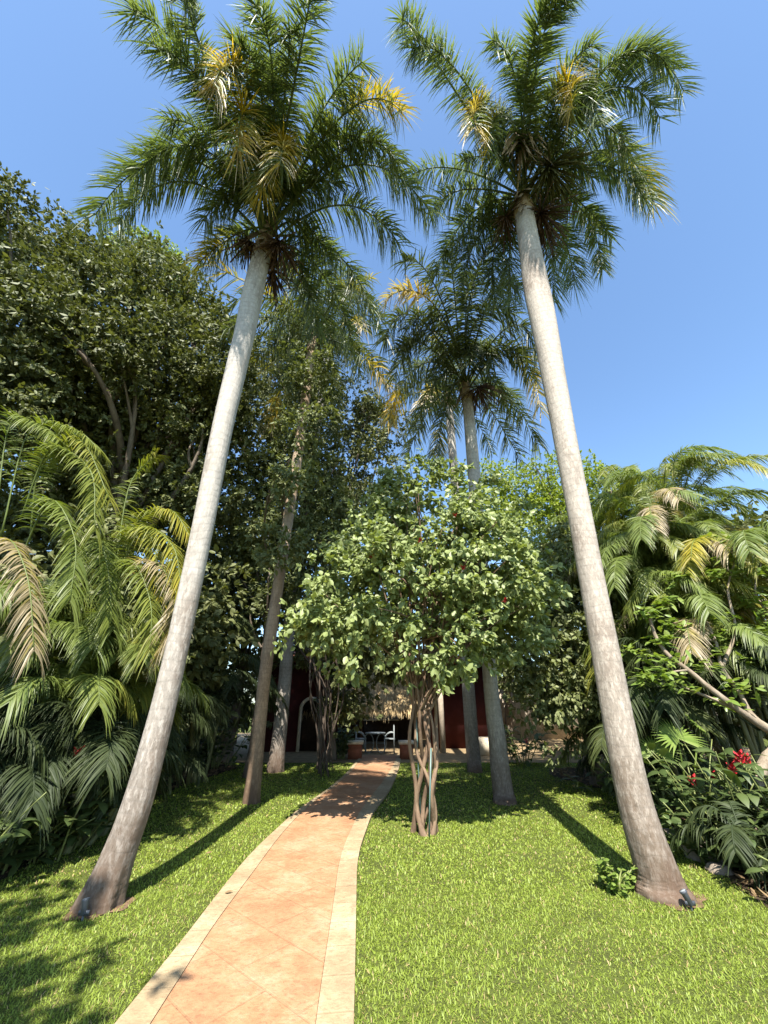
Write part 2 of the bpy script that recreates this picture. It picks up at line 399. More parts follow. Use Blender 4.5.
def royal_palm(label, px, Yb, Yt, fr, bark, leaf='frond', L=.75, n=130, w=.017, shaft=True, group='royal palms', rand=0, rlen=2.9, fruit=None, seed_dead=0.0, crown_px=None, rdroop=1.0):
    mb, c, rr = trunk_mesh(px, Yb, Yt)
    base = (c[1][0], c[1][1], 0)
    t = thing('royal_palm', label, 'palm tree', base, group)
    mb.build('trunk', M[bark], t)
    top = c[-1]; ax = nrm(c[-1]-c[-6])
    ctr = top + ax*.75
    if crown_px is not None: ctr = crown_px
    if shaft:
        s = MB(); st = np.linspace(-.12, .8, 8)
        s.tube(top + ax*st[:, None], rr[-1]*np.array([1.04, 1.12, 1.08, .98, .86, .72, .56, .35]), 16)
        for _ in range(10):
            d = rdir(1)[0]*[1, 1, .2]; p = top + ax*rng.uniform(.2, .8) + nrm(d)*rr[-1]*.8
            s.ribbons(p[None], nrm(d*.5+[0, 0, -.8])[None], np.cross(d, [0, 0, 1])[None], rng.uniform(.3, .7), .07, .2, (.8, 1, .7, .1), .4)
        s.build('crownshaft', M['sheath'], t)
    zc = ctr[2]
    for f in fr:
        (mx, my, mdz), (ex, ey, edz) = f[0], f[1]
        yel = f[2] if len(f) > 2 and f[2] > .35 else 0.0
        dead = f[3] if len(f) > 3 else 0.0
        b = ctr + rng.normal(0, .05, 3); b[2] -= rng.uniform(.0, .35)
        mid, tip = atz(mx, my, zc+mdz), atz(ex, ey, zc+edz)
        C = through(b, mid, tip, 20)
        add_frond(t, C, n, L, w, leaf, yel, dead, rdroop)
    az0 = rng.uniform(0, 6.28)
    for i in range(rand):
        a = az0 + i*2.399; el = 1.15 - 1.65*(i+.5)/rand + rng.normal(0, .08)
        l = rlen*rng.uniform(.85, 1.1); h = np.array([math.cos(a), math.sin(a), 0])
        b = ctr - [0, 0, .3*i/rand]
        mid = b + (h*math.cos(el) + np.array([0, 0, math.sin(el)]))*l*.5
        tip = b + h*l*(.55+.35*math.cos(el)) + np.array([0, 0, l*(math.sin(el)*.9 - .42)])
        add_frond(t, through(b, mid, tip, 20), n, L, w, leaf, .25 if rng.random() < .3 else 0, (1 if i > rand-3 else 0)*seed_dead, rdroop)
    if fruit:
        for (dx, dy, dz, nn, sp, ln, m_) in fruit:
            f = MB(); cluster(f, top + np.array([dx, dy, dz]), nn, sp, ln); f.build('fruit_cluster', M[m_], t)
    return t, c, rr, ctr

def add_frond(t, C, n, L, w, leaf, yel, dead, droop=1.0):
    fm = MB()
    def age(s, ph, side):
        a = yel*np.clip((s-.35)*1.5, 0, 1)*np.clip(.45+ph*1.1, 0, 1.2)
        if dead: a = np.maximum(a, np.clip((s - (1-dead))*3, 0, 1.1))
        return a
    frond(fm, C, int(n*rng.uniform(.7, 1.05)), L*rng.uniform(.85, 1.12), w, rng.uniform(.4, .85)*droop, rng.uniform(.85, 1.25), age, gaps=.1)
    fm.build('frond', M[leaf], t, age=True)

def areca(label, base, n_stem, n_fr, h, reach, mat='areca', name='areca_palm', L=.38, w=.0098, nl=92, group='areca palms', extra=None, yellow=.15, droop=.55, lean=(0, 0), dead=.015, low=15):
    """a clump of slim cane stems, each carrying arching feather leaves"""
    base = np.array([base[0], base[1], 0.0])
    t = thing(name, label, 'palm', base, group)
    for k in range(n_stem):
        a = rng.uniform(0, 6.28); rr = rng.uniform(.05, .4)
        b = base + [math.cos(a)*rr, math.sin(a)*rr, -.1]
        hh = h*rng.uniform(.45, 1.0); tp = b + np.array([math.cos(a)*rr*1.3+lean[0]*hh, math.sin(a)*rr*1.3+lean[1]*hh, hh])
        sm = MB(); cs = through(b, (b+tp)/2+rng.normal(0, .04, 3), tp, 10)
        sm.tube(cs, np.linspace(.045, .028, 10), 8); sm.build('stem', M['stalk_y'], t)
        for i in range(n_fr):
            az = rng.uniform(0, 6.28); el = R(rng.uniform(low, 82)); l = reach*rng.uniform(.75, 1.15)
            hv = np.array([math.cos(az), math.sin(az), 0])
            mid = tp + (hv*math.cos(el) + np.array([0, 0, math.sin(el)]))*l*.55
            tip = tp + hv*l*(.35+.55*math.cos(el)) + np.array([0, 0, l*(.85*math.sin(el)-.42)])
            areca_frond(t, through(tp, mid, tip, 14), nl, L, w, mat, yellow*rng.random()**2*1.6, rng.random() < dead, droop)
    for e in extra or []:
        areca_frond(t, spline(e[0], 16), nl, L*(e[3] if len(e) > 3 else 1), w, mat, e[1], e[2], droop)
    return t
def areca_frond(t, C, n, L, w, mat, yel, dead, droop=.55):
    fm = MB()
    fn = lambda s, ph, side: (np.full(len(s), .95) if dead else yel*np.clip(.2+.8*s, 0, 1))
    frond(fm, C, n, L, w, droop, .16, fn, .75, .012)
    fm.build('frond', M[mat], t, age=True)

def leafy(name, label, cat, base, n_stem, h, leaf, wl, per, mat, spread=.35, flowers=0, droop=.5, lean=(0, 0), group=None, up=.5, flat=False):
    """a shrub of upright stems with large leaves set along them, some ending in a red bract"""
    base = np.array([base[0], base[1], 0.0]); t = thing(name, label, cat, base, group)
    sm, lm = MB(), MB(); tips = []
    for k in range(n_stem):
        a = rng.uniform(0, 6.28); q = np.array([math.cos(a), math.sin(a), 0]); hh = h*rng.uniform(.55, 1.05)
        b = base + q*rng.uniform(0, spread*.6) - [0, 0, .05]
        tp = b + q*spread*rng.uniform(.3, 1.3) + np.array([lean[0]*hh, lean[1]*hh, hh])
        c = through(b, (b+tp)/2 + q*-.06, tp, 10); sm.tube(c, np.linspace(.014, .006, 10), 5); tips.append(c[-1])
        s = rng.uniform(.25, 1, per); P = c[0] + (c[-1]-c[0])*s[:, None]
        az = np.arange(per)*2.4 + a; D = np.c_[np.cos(az), np.sin(az), up+rng.normal(0, .25, per)]
        W = np.cross(nrm(D), [0, 0, 1]) + rng.normal(0, .2, (per, 3))
        ln = leaf*rng.uniform(.65, 1.15, per)
        lm.ribbons(P, D, W, ln, ln*wl, droop*rng.uniform(.5, 1.4, per), (.12, .8, 1, .75, .05), .22)
    sm.build('stem', M['stalk'], t); lm.build('foliage', M[mat], t)
    for i in range(flowers):
        fm = MB(); p = tips[i % len(tips)]
        for j in range(9):
            a = j*2.4; d = np.array([math.cos(a)*.6, math.sin(a)*.6, .9-.05*j])
            fm.ribbons((p+[0, 0, .012*j])[None], d[None], np.cross(d, [0, 0, 1])[None], .085, .022, .1, (.4, 1, .8, .1), .4)
        fm.build('flower', M['red'], t)
    return t
# ================================================================= ground, path, beds
PL = [(20,1150),(118,1024),(163,972),(192,931),(223.5,890),(249,857),(276,832),(298,811),(325,793),(345,776),(354,765),(361,757)]
PLi = [(75,1150),(155,1024),(198,953),(225,912),(249,882.6),(270,851),(292,824),(314,803),(337,786),(352,772),(358,764),(363.5,757)]
PRi = [(300,1150),(315,1024),(323,974),(333,908),(339.5,857),(350,834),(359,814),(371,798),(383,783),(390,772),(394,765),(397,757)]
PR = [(350,1150),(354,1024),(355.5,943),(357,857),(366,834),(372,814),(385.6,798.6),(393,785),(398,773),(400,765),(401,757)]
Ys = np.linspace(2.0, 15.2, 70)
def edge(px):
    g = np.array([G(x, y)[:2] for x, y in px]); g = g[np.argsort(g[:, 1])]
    xs = np.interp(Ys, g[:, 1], g[:, 0]); k = np.ones(7)/7
    return np.convolve(np.pad(xs, 3, 'edge'), k, 'valid')
EL, ELi, ERi, ER = map(edge, (PL, PLi, PRi, PR))
# before the camera the path simply goes on
Yb_ = np.r_[-6, Ys]; ext = lambda e: np.r_[e[0] + (e[0]-e[6])/(Ys[0]-Ys[6])*(-8.0)*.35, e]
EL, ELi, ERi, ER = map(ext, (EL, ELi, ERi, ER)); Ys = Yb_
def ribbon_slab(name, a, b, z, mat, ya=Ys):
    n = len(ya); mb = MB()
    V = np.concatenate([np.c_[a, ya, np.full(n, z)], np.c_[b, ya, np.full(n, z)], np.c_[a, ya, np.full(n, -.12)], np.c_[b, ya, np.full(n, -.12)]])
    i = np.arange(n-1)
    mb.add(V, [np.stack([i, i+n, i+n+1, i+1], -1), np.stack([i+1, i+1+2*n, i+2*n, i], -1), np.stack([i+n, i+3*n, i+1+3*n, i+1+n], -1)])
    return structure(mb.build(name, mat, None, False))

def path_mat(name, base, alt, pale, joint, rot, brick, seam, bumpk=.55):
    q = NT(name); v = q.coord((1, 1, 1), (0, 0, rot))
    br = q.n('TexBrick'); q.l(q.coord((1, 1, 1), (0, 0, rot)), br.inputs['Vector'])
    br.inputs['Scale'].default_value = 1; br.inputs['Brick Width'].default_value = brick[0]; br.inputs['Row Height'].default_value = brick[1]
    br.inputs['Mortar Size'].default_value = seam; br.inputs['Mortar Smooth'].default_value = .6
    br.inputs['Color1'].default_value = (0, 0, 0, 1); br.inputs['Color2'].default_value = (1, 1, 1, 1); br.inputs['Mortar'].default_value = (.5, .5, .5, 1)
    n1 = q.noise(1.6, 4, .6, q.coord()); n2 = q.noise(11, 5, .7, q.coord()); n3 = q.noise(26, 6, .78, q.coord((1, 1.5, 1), (0, 0, .6)), .6)
    f = q.math('ADD', q.math('MULTIPLY', n1, .62), q.math('MULTIPLY', n2, .38))
    c = q.ramp(f, [(.38, alt), (.5, base), (.61, pale)])
    n4 = q.noise(4.5, 6, .75, q.coord((1, 1.6, 1)), .8)
    c = q.mix(q.math('MULTIPLY', q.ramp(n4, [(.50, (0, 0, 0)), (.64, (1, 1, 1))]), .45), c, tuple(v*.72 for v in alt))
    sep = q.n('SeparateColor'); q.l(br.outputs['Color'], sep.inputs[0])
    c = q.mix(q.math('MULTIPLY', sep.outputs[0], .18), c, pale)
    c = q.mix(q.math('MULTIPLY', q.ramp(n3, [(.50, (0, 0, 0)), (.66, (1, 1, 1))]), .6), c, joint)
    c = q.mix(q.math('MULTIPLY', br.outputs['Fac'], .13), c, joint)
    h = q.math('SUBTRACT', q.math('ADD', q.math('MULTIPLY', n2, .55), q.math('MULTIPLY', n3, .35)), q.math('MULTIPLY', br.outputs['Fac'], .3))
    return q.done(q.bsdf(c, .78, .3, q.bump(h, bumpk, .015)))
MP = path_mat('terracotta_stamped_concrete', (.36, .19, .095), (.285, .135, .064), (.41, .25, .145), (.14, .07, .038), .72, (.62, .42), .012)
MBd = path_mat('cream_stamped_border', (.33, .245, .14), (.26, .18, .10), (.40, .32, .20), (.14, .10, .06), 1.45, (.34, .60), .012)
ribbon_slab('path', ELi, ERi, .03, MP)
ribbon_slab('path_border_edge', EL-.0, ELi-.003, .034, MBd); ribbon_slab('path_border_kerb', ERi+.003, ER, .034, MBd)

def ground_mat():
    q = NT('lawn_earth'); n = q.noise(3, 6, .65, q.coord()); n2 = q.noise(40, 4, .7, q.coord())
    c = q.ramp(q.math('ADD', q.math('MULTIPLY', n, .6), q.math('MULTIPLY', n2, .4)), [(.35, (.055, .06, .02)), (.55, (.085, .105, .022)), (.7, (.12, .15, .03))])
    return q.done(q.bsdf(c, .95, .1, q.bump(n2, .8, .03)))
g = MB(); g.add([[-400, -60, 0], [400, -60, 0], [400, 700, 0], [-400, 700, 0]], [[0, 1, 2, 3]])
structure(g.build('lawn', ground_mat(), None, False))

BL = np.array([(-9.0, 1.5), (-5.2, 3.2), (-4.15, 4.3), (-3.78, 5.0), (-3.95, 6.2), (-4.2, 8.2), (-4.25, 10.2), (-3.9, 12.6), (-4.6, 13.4), (-12, 13.4), (-30, 13.4), (-30, 1.5)])
BR = np.array([(2.95, 3.0), (3.3, 4.6), (3.55, 5.6), (3.95, 6.7), (4.6, 8.6), (4.3, 10.2), (4.0, 11.4), (4.4, 12.6), (14, 12.6), (30, 12.6), (30, 1.5), (6, 1.5)])
def poly(name, P, z, mat):
    mb = MB(); mb.add(np.c_[P, np.full(len(P), z)], [list(range(len(P)))] if False else np.arange(len(P))[None]); return structure(mb.build(name, mat, None, False))
poly('planting_bed_soil', BL[::-1], .005, M['soil']); poly('planting_bed_ground', BR, .005, M['soil'])
q = NT('sandy_courtyard'); nn_ = q.noise(5, 6, .7, q.coord())
ms = q.done(q.bsdf(q.ramp(nn_, [(.3, (.15, .105, .055)), (.7, (.32, .235, .13))]), .92, .15, q.bump(nn_, .5, .02)))
cy = MB(); cy.add([[-14, 13.6, .009], [14, 13.6, .009], [14, 26, .009], [-14, 26, .009]], [[0, 1, 2, 3]]); structure(cy.build('courtyard_ground', ms, None, False))

def inside(P, X, Y):
    n = len(P); r = np.zeros(len(X), bool); j = n-1
    for i in range(n):
        (xi, yi), (xj, yj) = P[i], P[j]
        r ^= ((yi > Y) != (yj > Y)) & (X < (xj-xi)*(Y-yi)/(yj-yi+1e-12)+xi); j = i
    return r

# grass blades
def blades():
    mb = MB()
    for y0, y1, den, wl in ((1.9, 3.4, 9500, .0022), (3.4, 5.0, 7200, .0028), (5.0, 7.5, 3400, .0048), (7.5, 10.5, 1300, .0085), (10.5, 13.6, 800, .012)):
        xm = 1.15*y1*.86+1.2; n = int(den*(y1-y0)*2*xm)
        X = rng.uniform(-xm, xm, n); Y = rng.uniform(y0, y1, n)
        e1 = np.interp(Y, Ys, EL); e2 = np.interp(Y, Ys, ER)
        j = rng.normal(0, .018, n)
        ok = ((X < e1+j-.005) | (X > e2-j+.005)) & ~inside(BL, X+rng.normal(0, .05, n), Y+rng.normal(0, .05, n)) & ~inside(BR, X+rng.normal(0, .05, n), Y+rng.normal(0, .05, n))
        bare = .5+.5*np.sin(X*2.3+1.7*np.sin(Y*1.1))*np.sin(Y*1.9+1.3*np.sin(X*1.7))
        near_edge = np.exp(-np.maximum(0, np.minimum(np.abs(X-e1), np.abs(X-e2)))/.06)
        ok &= rng.random(n) > .30*bare**3 + .25*near_edge*(X < e1)
        for (bx, by, br) in FEET:
            dd = np.hypot(X-bx, Y-by); ok &= dd > br*rng.uniform(.95, 1.25, n)
        X, Y = X[ok], Y[ok]; n = len(X); e1, bare = e1[ok], bare[ok]
        a = rng.uniform(0, 6.28, n)
        lean = rng.uniform(.25, 1.25, n); D = np.c_[np.cos(a)*lean, np.sin(a)*lean, np.ones(n)]
        W = np.c_[-np.sin(a), np.cos(a), rng.normal(0, .3, n)]
        L = rng.uniform(.020, .050, n)*(1+.25*(1-bare)); dry = (rng.random(n) < .02+.09*bare)*rng.uniform(.4, 1, n)
        mb.ribbons(np.c_[X, Y, np.full(n, -.004)], D, W, L, wl*rng.uniform(.7, 1.3, n), rng.uniform(.1, .8, n), (.8, 1, .08), 0, dry)
    return mb

# ================================================================= royal palms
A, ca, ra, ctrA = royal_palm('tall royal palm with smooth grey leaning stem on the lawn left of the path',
    [(99,905,58),(118,855,42),(138,800,36),(156,735,31),(172,670,28),(196,560,26),(222,430,25),(243,340,25),(253,292,25),(262,255,22)], 4.62, 4.75, [
    ((205,88,.75),(128,8,.15)), ((222,112,.5),(150,45,-.45)), ((205,60,.9),(185,-5,.4)),
    ((243,92,.75),(213,85,-.35),.9), ((248,120,.6),(238,150,-.8),.8),
    ((296,75,.9),(312,-12,.55)), ((274,95,1.0),(256,5,.8)), ((312,130,.9),(362,62,.45)), ((283,110,1.1),(290,30,.9)),
    ((340,118,.75),(402,112,-.25),.7), ((352,165,.5),(430,212,-.55)), ((345,150,.55),(398,165,-.3),.25),
    ((332,250,.05),(372,312,-1.2)), ((318,268,-.1),(352,340,-1.5)), ((300,270,-.3),(318,330,-1.7)),
    ((182,158,.55),(95,215,-.35),.2), ((188,182,.3),(118,222,-.75)), ((205,150,.6),(135,175,-.2)),
    ((282,150,.75),(280,165,-.85),.95), ((268,150,.8),(262,190,-.8),.4), ((275,140,1.2),(268,70,1.4),.3),
    ((340,205,.2),(400,245,-.9)), ((300,222,.3),(332,262,-.7)), ((246,190,.4),(205,218,-.5)), ((315,150,.8),(372,142,.2)), ((292,190,.6),(338,182,-.1)), ((262,100,1.1),(235,45,.8)), ((222,150,.7),(165,120,.1),.2), ((235,235,.0),(200,262,-1.0),.5)], 'palm_l', L=.54, n=310, w=.0098,
    fruit=[(-.25,-.1,.25,20,.45,.5,'fruit'),(.32,-.1,.2,30,.5,.65,'fruit'),(.1,.35,.1,18,.6,.6,'fruit')])
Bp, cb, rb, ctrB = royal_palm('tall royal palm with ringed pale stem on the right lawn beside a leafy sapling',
    [(664,895,60),(660,882,54),(655,866,49),(643,830,44),(632,790,39),(619,725,35.5),(607,660,33),(590,570,29),(573,480,27),(556,390,27),(543,320,30),(536,285,29.5),(529,245,25),(524,212,22)], 4.86, 4.95, [
    ((440,68,.75),(402,20,.1)), ((462,78,.7),(412,50,-.1)), ((530,55,1.0),(568,-12,.7)), ((536,70,1.0),(556,8,.8)),
    ((612,62,.9),(684,92,-.1),.25), ((600,75,.8),(665,60,.25),.2), ((600,95,.6),(660,118,-.4),.2),
    ((560,92,.8),(572,112,-.75),.8), ((572,100,.7),(598,118,-.7),.3), ((486,112,.75),(474,128,-.75),.8), ((500,120,.7),(488,150,-.9),.4),
    ((608,150,.45),(654,205,-.7),.5), ((596,165,.3),(645,200,-.8)), ((452,168,.45),(402,182,-.4)), ((462,190,.2),(432,215,-.7)),
    ((470,215,.0),(436,275,-1.3)), ((482,232,-.2),(462,282,-1.5)), ((495,245,-.3),(495,305,-1.9)),
    ((580,208,.0),(602,270,-1.2)), ((560,232,-.2),(575,290,-1.7)), ((528,120,1.1),(525,60,1.2),.3), ((545,150,.6),(592,178,-.3)), ((505,160,.5),(462,160,-.1)), ((562,190,.1),(612,238,-.9)), ((498,205,.1),(452,248,-1.0)), ((552,95,1),(592,45,.8)), ((518,90,1),(492,40,.8)), ((585,130,.6),(628,150,-.2),.2), ((548,215,-.3),(552,300,-2.0)), ((510,235,-.4),(512,300,-2.1))],
    'palm_r', L=.54, n=310, w=.0098, fruit=[(.5,-.45,.75,60,.8,.8,'fruit_g'),(.38,.05,.05,40,.7,.75,'fruit'),(-.3,.2,.2,20,.8,.6,'fruit')])
# dry leaf base hanging from the right palm's crown
dl = MB(); p0 = ctrB + [-.12, -.62, .75]
for k in range(40):
    d = nrm(np.array([rng.normal()*.28-.05, rng.normal()*.2-.15, -1]))
    dl.ribbons((p0+rng.normal(0, .1, 3))[None], d[None], np.array([[1.0, .2, 0]]), rng.uniform(.7, 1.5), rng.uniform(.02, .05), .1, (.6, 1, .8, .1), .4)
dl.build('dry_leaf_sheath', M['sheath'], Bp)

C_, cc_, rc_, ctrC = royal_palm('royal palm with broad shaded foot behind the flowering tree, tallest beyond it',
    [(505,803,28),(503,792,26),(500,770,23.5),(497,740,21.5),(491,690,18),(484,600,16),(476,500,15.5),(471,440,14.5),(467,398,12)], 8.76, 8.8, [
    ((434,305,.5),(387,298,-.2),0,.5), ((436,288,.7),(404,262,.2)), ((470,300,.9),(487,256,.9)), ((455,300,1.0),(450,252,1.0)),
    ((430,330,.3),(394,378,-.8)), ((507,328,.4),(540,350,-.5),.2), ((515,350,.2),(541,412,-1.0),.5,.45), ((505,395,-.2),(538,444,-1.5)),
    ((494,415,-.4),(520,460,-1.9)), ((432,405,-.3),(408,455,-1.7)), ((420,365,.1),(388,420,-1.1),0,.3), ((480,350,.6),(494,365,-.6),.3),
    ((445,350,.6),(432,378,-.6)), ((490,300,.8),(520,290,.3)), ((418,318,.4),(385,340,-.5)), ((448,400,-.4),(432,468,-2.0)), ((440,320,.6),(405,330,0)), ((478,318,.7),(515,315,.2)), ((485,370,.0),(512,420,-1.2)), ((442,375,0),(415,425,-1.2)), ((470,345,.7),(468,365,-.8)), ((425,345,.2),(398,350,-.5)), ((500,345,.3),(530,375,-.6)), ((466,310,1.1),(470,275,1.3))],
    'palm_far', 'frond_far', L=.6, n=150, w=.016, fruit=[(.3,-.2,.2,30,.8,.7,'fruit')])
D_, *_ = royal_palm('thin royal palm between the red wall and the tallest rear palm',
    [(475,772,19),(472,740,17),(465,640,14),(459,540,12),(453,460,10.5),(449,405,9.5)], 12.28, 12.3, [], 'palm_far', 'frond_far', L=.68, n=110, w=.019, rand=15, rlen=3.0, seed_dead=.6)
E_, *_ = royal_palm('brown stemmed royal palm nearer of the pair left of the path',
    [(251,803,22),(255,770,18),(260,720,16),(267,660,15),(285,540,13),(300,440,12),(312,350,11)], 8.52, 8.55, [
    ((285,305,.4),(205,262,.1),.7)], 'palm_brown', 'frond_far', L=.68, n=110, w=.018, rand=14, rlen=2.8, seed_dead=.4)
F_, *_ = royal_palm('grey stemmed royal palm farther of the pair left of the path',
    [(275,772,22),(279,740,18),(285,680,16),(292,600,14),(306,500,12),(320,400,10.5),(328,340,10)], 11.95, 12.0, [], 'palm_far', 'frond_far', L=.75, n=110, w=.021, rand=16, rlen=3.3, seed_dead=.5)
FEET = [(ca[1][0], ca[1][1], ra[1]*.98), (cb[1][0], cb[1][1], rb[1]*.98), (cc_[1][0], cc_[1][1], rc_[1]*.98)]
print('feet', FEET)

for nm, (bx_, by_, br_), dx_ in (('bare_soil', FEET[0], .02), ('bare_soil', FEET[1], .06)):
    an = np.linspace(0, 2*math.pi, 40, endpoint=False); rr_ = br_*(1.10+.14*np.sin(3*an+1)+.1*np.sin(7*an+bx_))
    poly(nm, np.c_[bx_+dx_+rr_*np.cos(an), by_-.03+rr_*np.sin(an)], .006, M['soil_red'])
# uplights at the two front palms
def uplight(label, x, y, tilt):
    p = G(x, y); t = thing('garden_spotlight', label, 'spotlight', (p[0], p[1], 0), 'spotlights at the palms')
    s = MB(); s.tube(np.array([[0, 0, -.05], [0, 0, .05]])+[p[0], p[1], 0], .009, 8); s.build('spike', M['lamp'], t)
    d = nrm(np.array(tilt)); o = np.array([p[0], p[1], .05]); b = MB()
    b.tube(o + d*np.array([-.02, -.012, .065, .072, .082, .085])[:, None], np.array([.010, .022, .026, .031, .031, .027]), 14); b.build('lamp_head', M['lamp'], t)
    l = MB(); l.tube(o + d*np.array([.0855, .088])[:, None], .026, 14); l.build('lens', M['lens'], t)
    y_ = MB(); y_.box(o, (.085, .014, .03)); y_.build('bracket', M['lamp'], t)
uplight('dark garden spotlight at the foot of the palm left of the path', 82, 921, (-.25, .25, .9))
uplight('dark garden spotlight at the foot of the palm on the right lawn', 692, 911, (-.35, .15, .9))

# ================================================================= flowering tree in the middle
t = thing('flowering_tree', 'round leafy flowering tree with twisted bare stems beside the path', 'tree', (.55, 6.8, 0))
cen = at(440, 600, 6.9)
blobs = [B(440,560,6.9,1.55,.75), B(395,585,6.6,1.15,.8), B(480,585,6.8,1.15,.8), B(440,520,7.1,1.2,.8), B(345,605,6.5,.75,.9), B(520,600,6.9,.6,.95),
         B(320,630,6.2,.45,.8), B(405,640,6.2,.5,.8), B(470,640,6.5,.75,.9), B(350,655,6.3,.28,1.2), B(400,505,7.0,.6,1), B(505,635,7.2,.6,1), B(495,545,7,.75,.9), B(375,545,7,.8,.9)]
cm = MB(); Cl = tree_crown(cm, blobs, 520, 66, .095, .33, .24, .55, (0, -.6, .8), .62, (.2, 1, .85, .06), .6)
# arching outer sprays
for (x0, y0, x1, y1, Y) in ((345,570,300,640,6.2),(330,590,278,648,6.0),(372,590,352,668,6.0),(420,620,405,662,5.9),(395,510,385,470,6.8),(480,640,470,672,6.0),(430,500,440,462,6.9),(505,520,530,508,7),(530,600,552,650,7.0),(360,540,330,560,6.5),(470,500,500,478,7),(400,495,372,488,6.8),(330,610,300,625,6.1),(450,650,440,690,6.2)):
    a_, b_ = at(x0, y0, Y+.4), at(x1, y1, Y); c = through(a_, (a_+b_)/2+[0, -.1, .18], b_, 16)
    n = 130; k = rng.integers(2, 16, n); P = c[k] + rng.normal(0, .055, (n, 3)); D = nrm(rng.normal(0, .7, (n, 3)) + [0, -.2, -.5])
    W = np.cross(D, nrm(rng.normal(0, .6, (n, 3)) + [0, -.5, .6])); ln = .10*rng.uniform(.6, 1.2, n)
    cm.ribbons(P, D, W, ln, ln*.33, .15, (.2, 1, .85, .06), .28)
tm = MB(); bx, by = .53, 6.8
stem_px = [[(413,832),(417,790),(409,740),(414,700),(405,660),(375,600)], [(420,834),(424,800),(432,760),(424,715),(425,675),(430,590)], [(430,834),(433,800),(424,770),(419,730),(416,690),(400,600)],
           [(436,832),(431,795),(437,760),(436,715),(438,670),(470,590)], [(425,836),(415,805),(421,775),(429,740),(431,690),(450,620)], [(433,835),(437,812),(429,780),(415,750),(411,705),(395,640)], [(417,835),(427,810),(436,785),(434,730),(428,690),(440,640)]]
for i, sp in enumerate(stem_px):
    mx_ = sum(x for x, y in sp[:5])/5; sp = [(mx_+(x-mx_)*(.85 if k < 5 else 1), y) for k, (x, y) in enumerate(sp)]
    dY = .16*math.sin(i*2.4); P = [np.r_[G(*sp[0])[:2], -.06] + [0, 0, 0]]
    for k, (x, y) in enumerate(sp[1:]): P.append(at(x, y, 6.72 + dY*math.cos(k*1.7+i) + .0*k))
    c = spline(P, 40); r = np.interp(np.linspace(0, 1, 40), [0, .08, .5, 1], [.048, .031, .026, .018])*rng.uniform(.75, 1.25)
    tm.tube(c, r, 9, True, None, 1+rng.normal(0, .07, (40, 9)))
    for j in range(11):
        s = c[int(rng.integers(26, 39))]; e = Cl[int(rng.integers(len(Cl)))]
        if e[2] < s[2]-.2: continue
        tm.tube(through(s, (s+e)/2+[0, 0, .22]+rng.normal(0, .12, 3), e, 9), np.linspace(.018, .006, 9), 5, False)
tm.build('trunk', M['bark_red'], t); cm.build('crown', M['arbour'], t)
for (x, y) in ((463,567),(455,514),(372,556),(505,600),(420,540)):
    f = MB(); p = at(x, y, 5.75)
    for j in range(8):
        d = rdir(1); f.ribbons(p[None], d, np.cross(d, [0, 0, 1]), .055, .02, .1, (.4, 1, .7, .1), .3)
    f.build('flower', M['red'], t)
for i, (xa, ya, xb, yb, lab) in enumerate(((420,828,415,690,'thin green stake among the twisted stems, straight and taller'),(427,833,431,748,'thin green stake among the twisted stems, shorter and tilted'))):
    p = MB(); a_ = G(xa, ya) - [0, .22, .05]; p.tube(np.array([a_, at(xb, yb, a_[1]+.03)]), .011, 8); tag(p.build('garden_stake', M['pole']), lab, 'stake', 'garden stakes')

# ================================================================= trees, left
GT = 'trees round the garden'
tree('broadleaf_tree', 'dark broadleaf tree cut by the left edge of the picture, reaching highest there', 'tree', (-8.6, 7.2), (-8.9, 6.8, 6.5), .24,
     [B(2,215,6.3,1.0), B(20,262,6.4,1.15), B(-40,270,6.3,1.6), B(28,330,6.6,1.5), B(-30,370,6.5,1.7), B(60,310,7.0,.9), B(15,400,6.6,1.2)], 400, 100, .12, 'tree_dark', clump_r=.37, group=GT)
tree('broadleaf_tree', 'largest dark glossy broadleaf tree behind the areca palms on the left', 'tree', (-7.2, 9.5), (-6.9, 9.2, 7), .32,
     [B(92,272,8.2,1.3), B(120,310,8.0,1.9), B(165,300,8.6,1.5), B(85,370,7.8,2.0), B(150,380,8.2,2.0), B(205,340,9,1.6), B(215,400,9.2,1.4), B(100,440,9.2,1.5,.7), B(190,450,9.6,1.5,.8), B(60,420,8.8,1.4), B(140,262,8.8,.9), B(120,490,9.2,1.4), B(200,500,9.6,1.2), B(40,500,9,1.4)], 1150, 100, .13, 'tree_dark', clump_r=.40, n_limb=22, group=GT)
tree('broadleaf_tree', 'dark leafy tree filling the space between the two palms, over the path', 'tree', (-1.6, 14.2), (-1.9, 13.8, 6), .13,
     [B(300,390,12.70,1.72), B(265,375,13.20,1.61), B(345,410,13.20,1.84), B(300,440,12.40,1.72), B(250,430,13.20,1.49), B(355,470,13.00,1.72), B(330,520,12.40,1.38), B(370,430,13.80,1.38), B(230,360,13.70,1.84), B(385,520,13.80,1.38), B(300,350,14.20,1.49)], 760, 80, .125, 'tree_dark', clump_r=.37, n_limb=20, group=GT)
tree('broadleaf_tree', 'mid green sunlit tree hanging low between the left palm and flowering tree', 'tree', (-3.2, 11.2), (-3.2, 10.9, 5.2), .10,
     [B(278,470,10.65,1.00), B(300,505,10.55,1.06), B(268,530,10.65,0.94), B(318,545,10.75,0.89), B(255,490,10.95,0.83), B(290,575,10.75,0.77), B(245,560,11.35,0.71), B(320,470,10.95,0.83), B(295,430,10.85,0.83), B(315,395,10.95,0.89), B(275,600,10.65,0.53), B(335,510,11.05,0.83), B(303,420,7.9,.55), B(311,372,8.0,.6), B(293,480,7.8,.55), B(284,545,7.8,.5), B(318,330,8.1,.5)], 760, 60, .11, 'tree_mid', clump_r=.34, n_limb=14, group=GT)
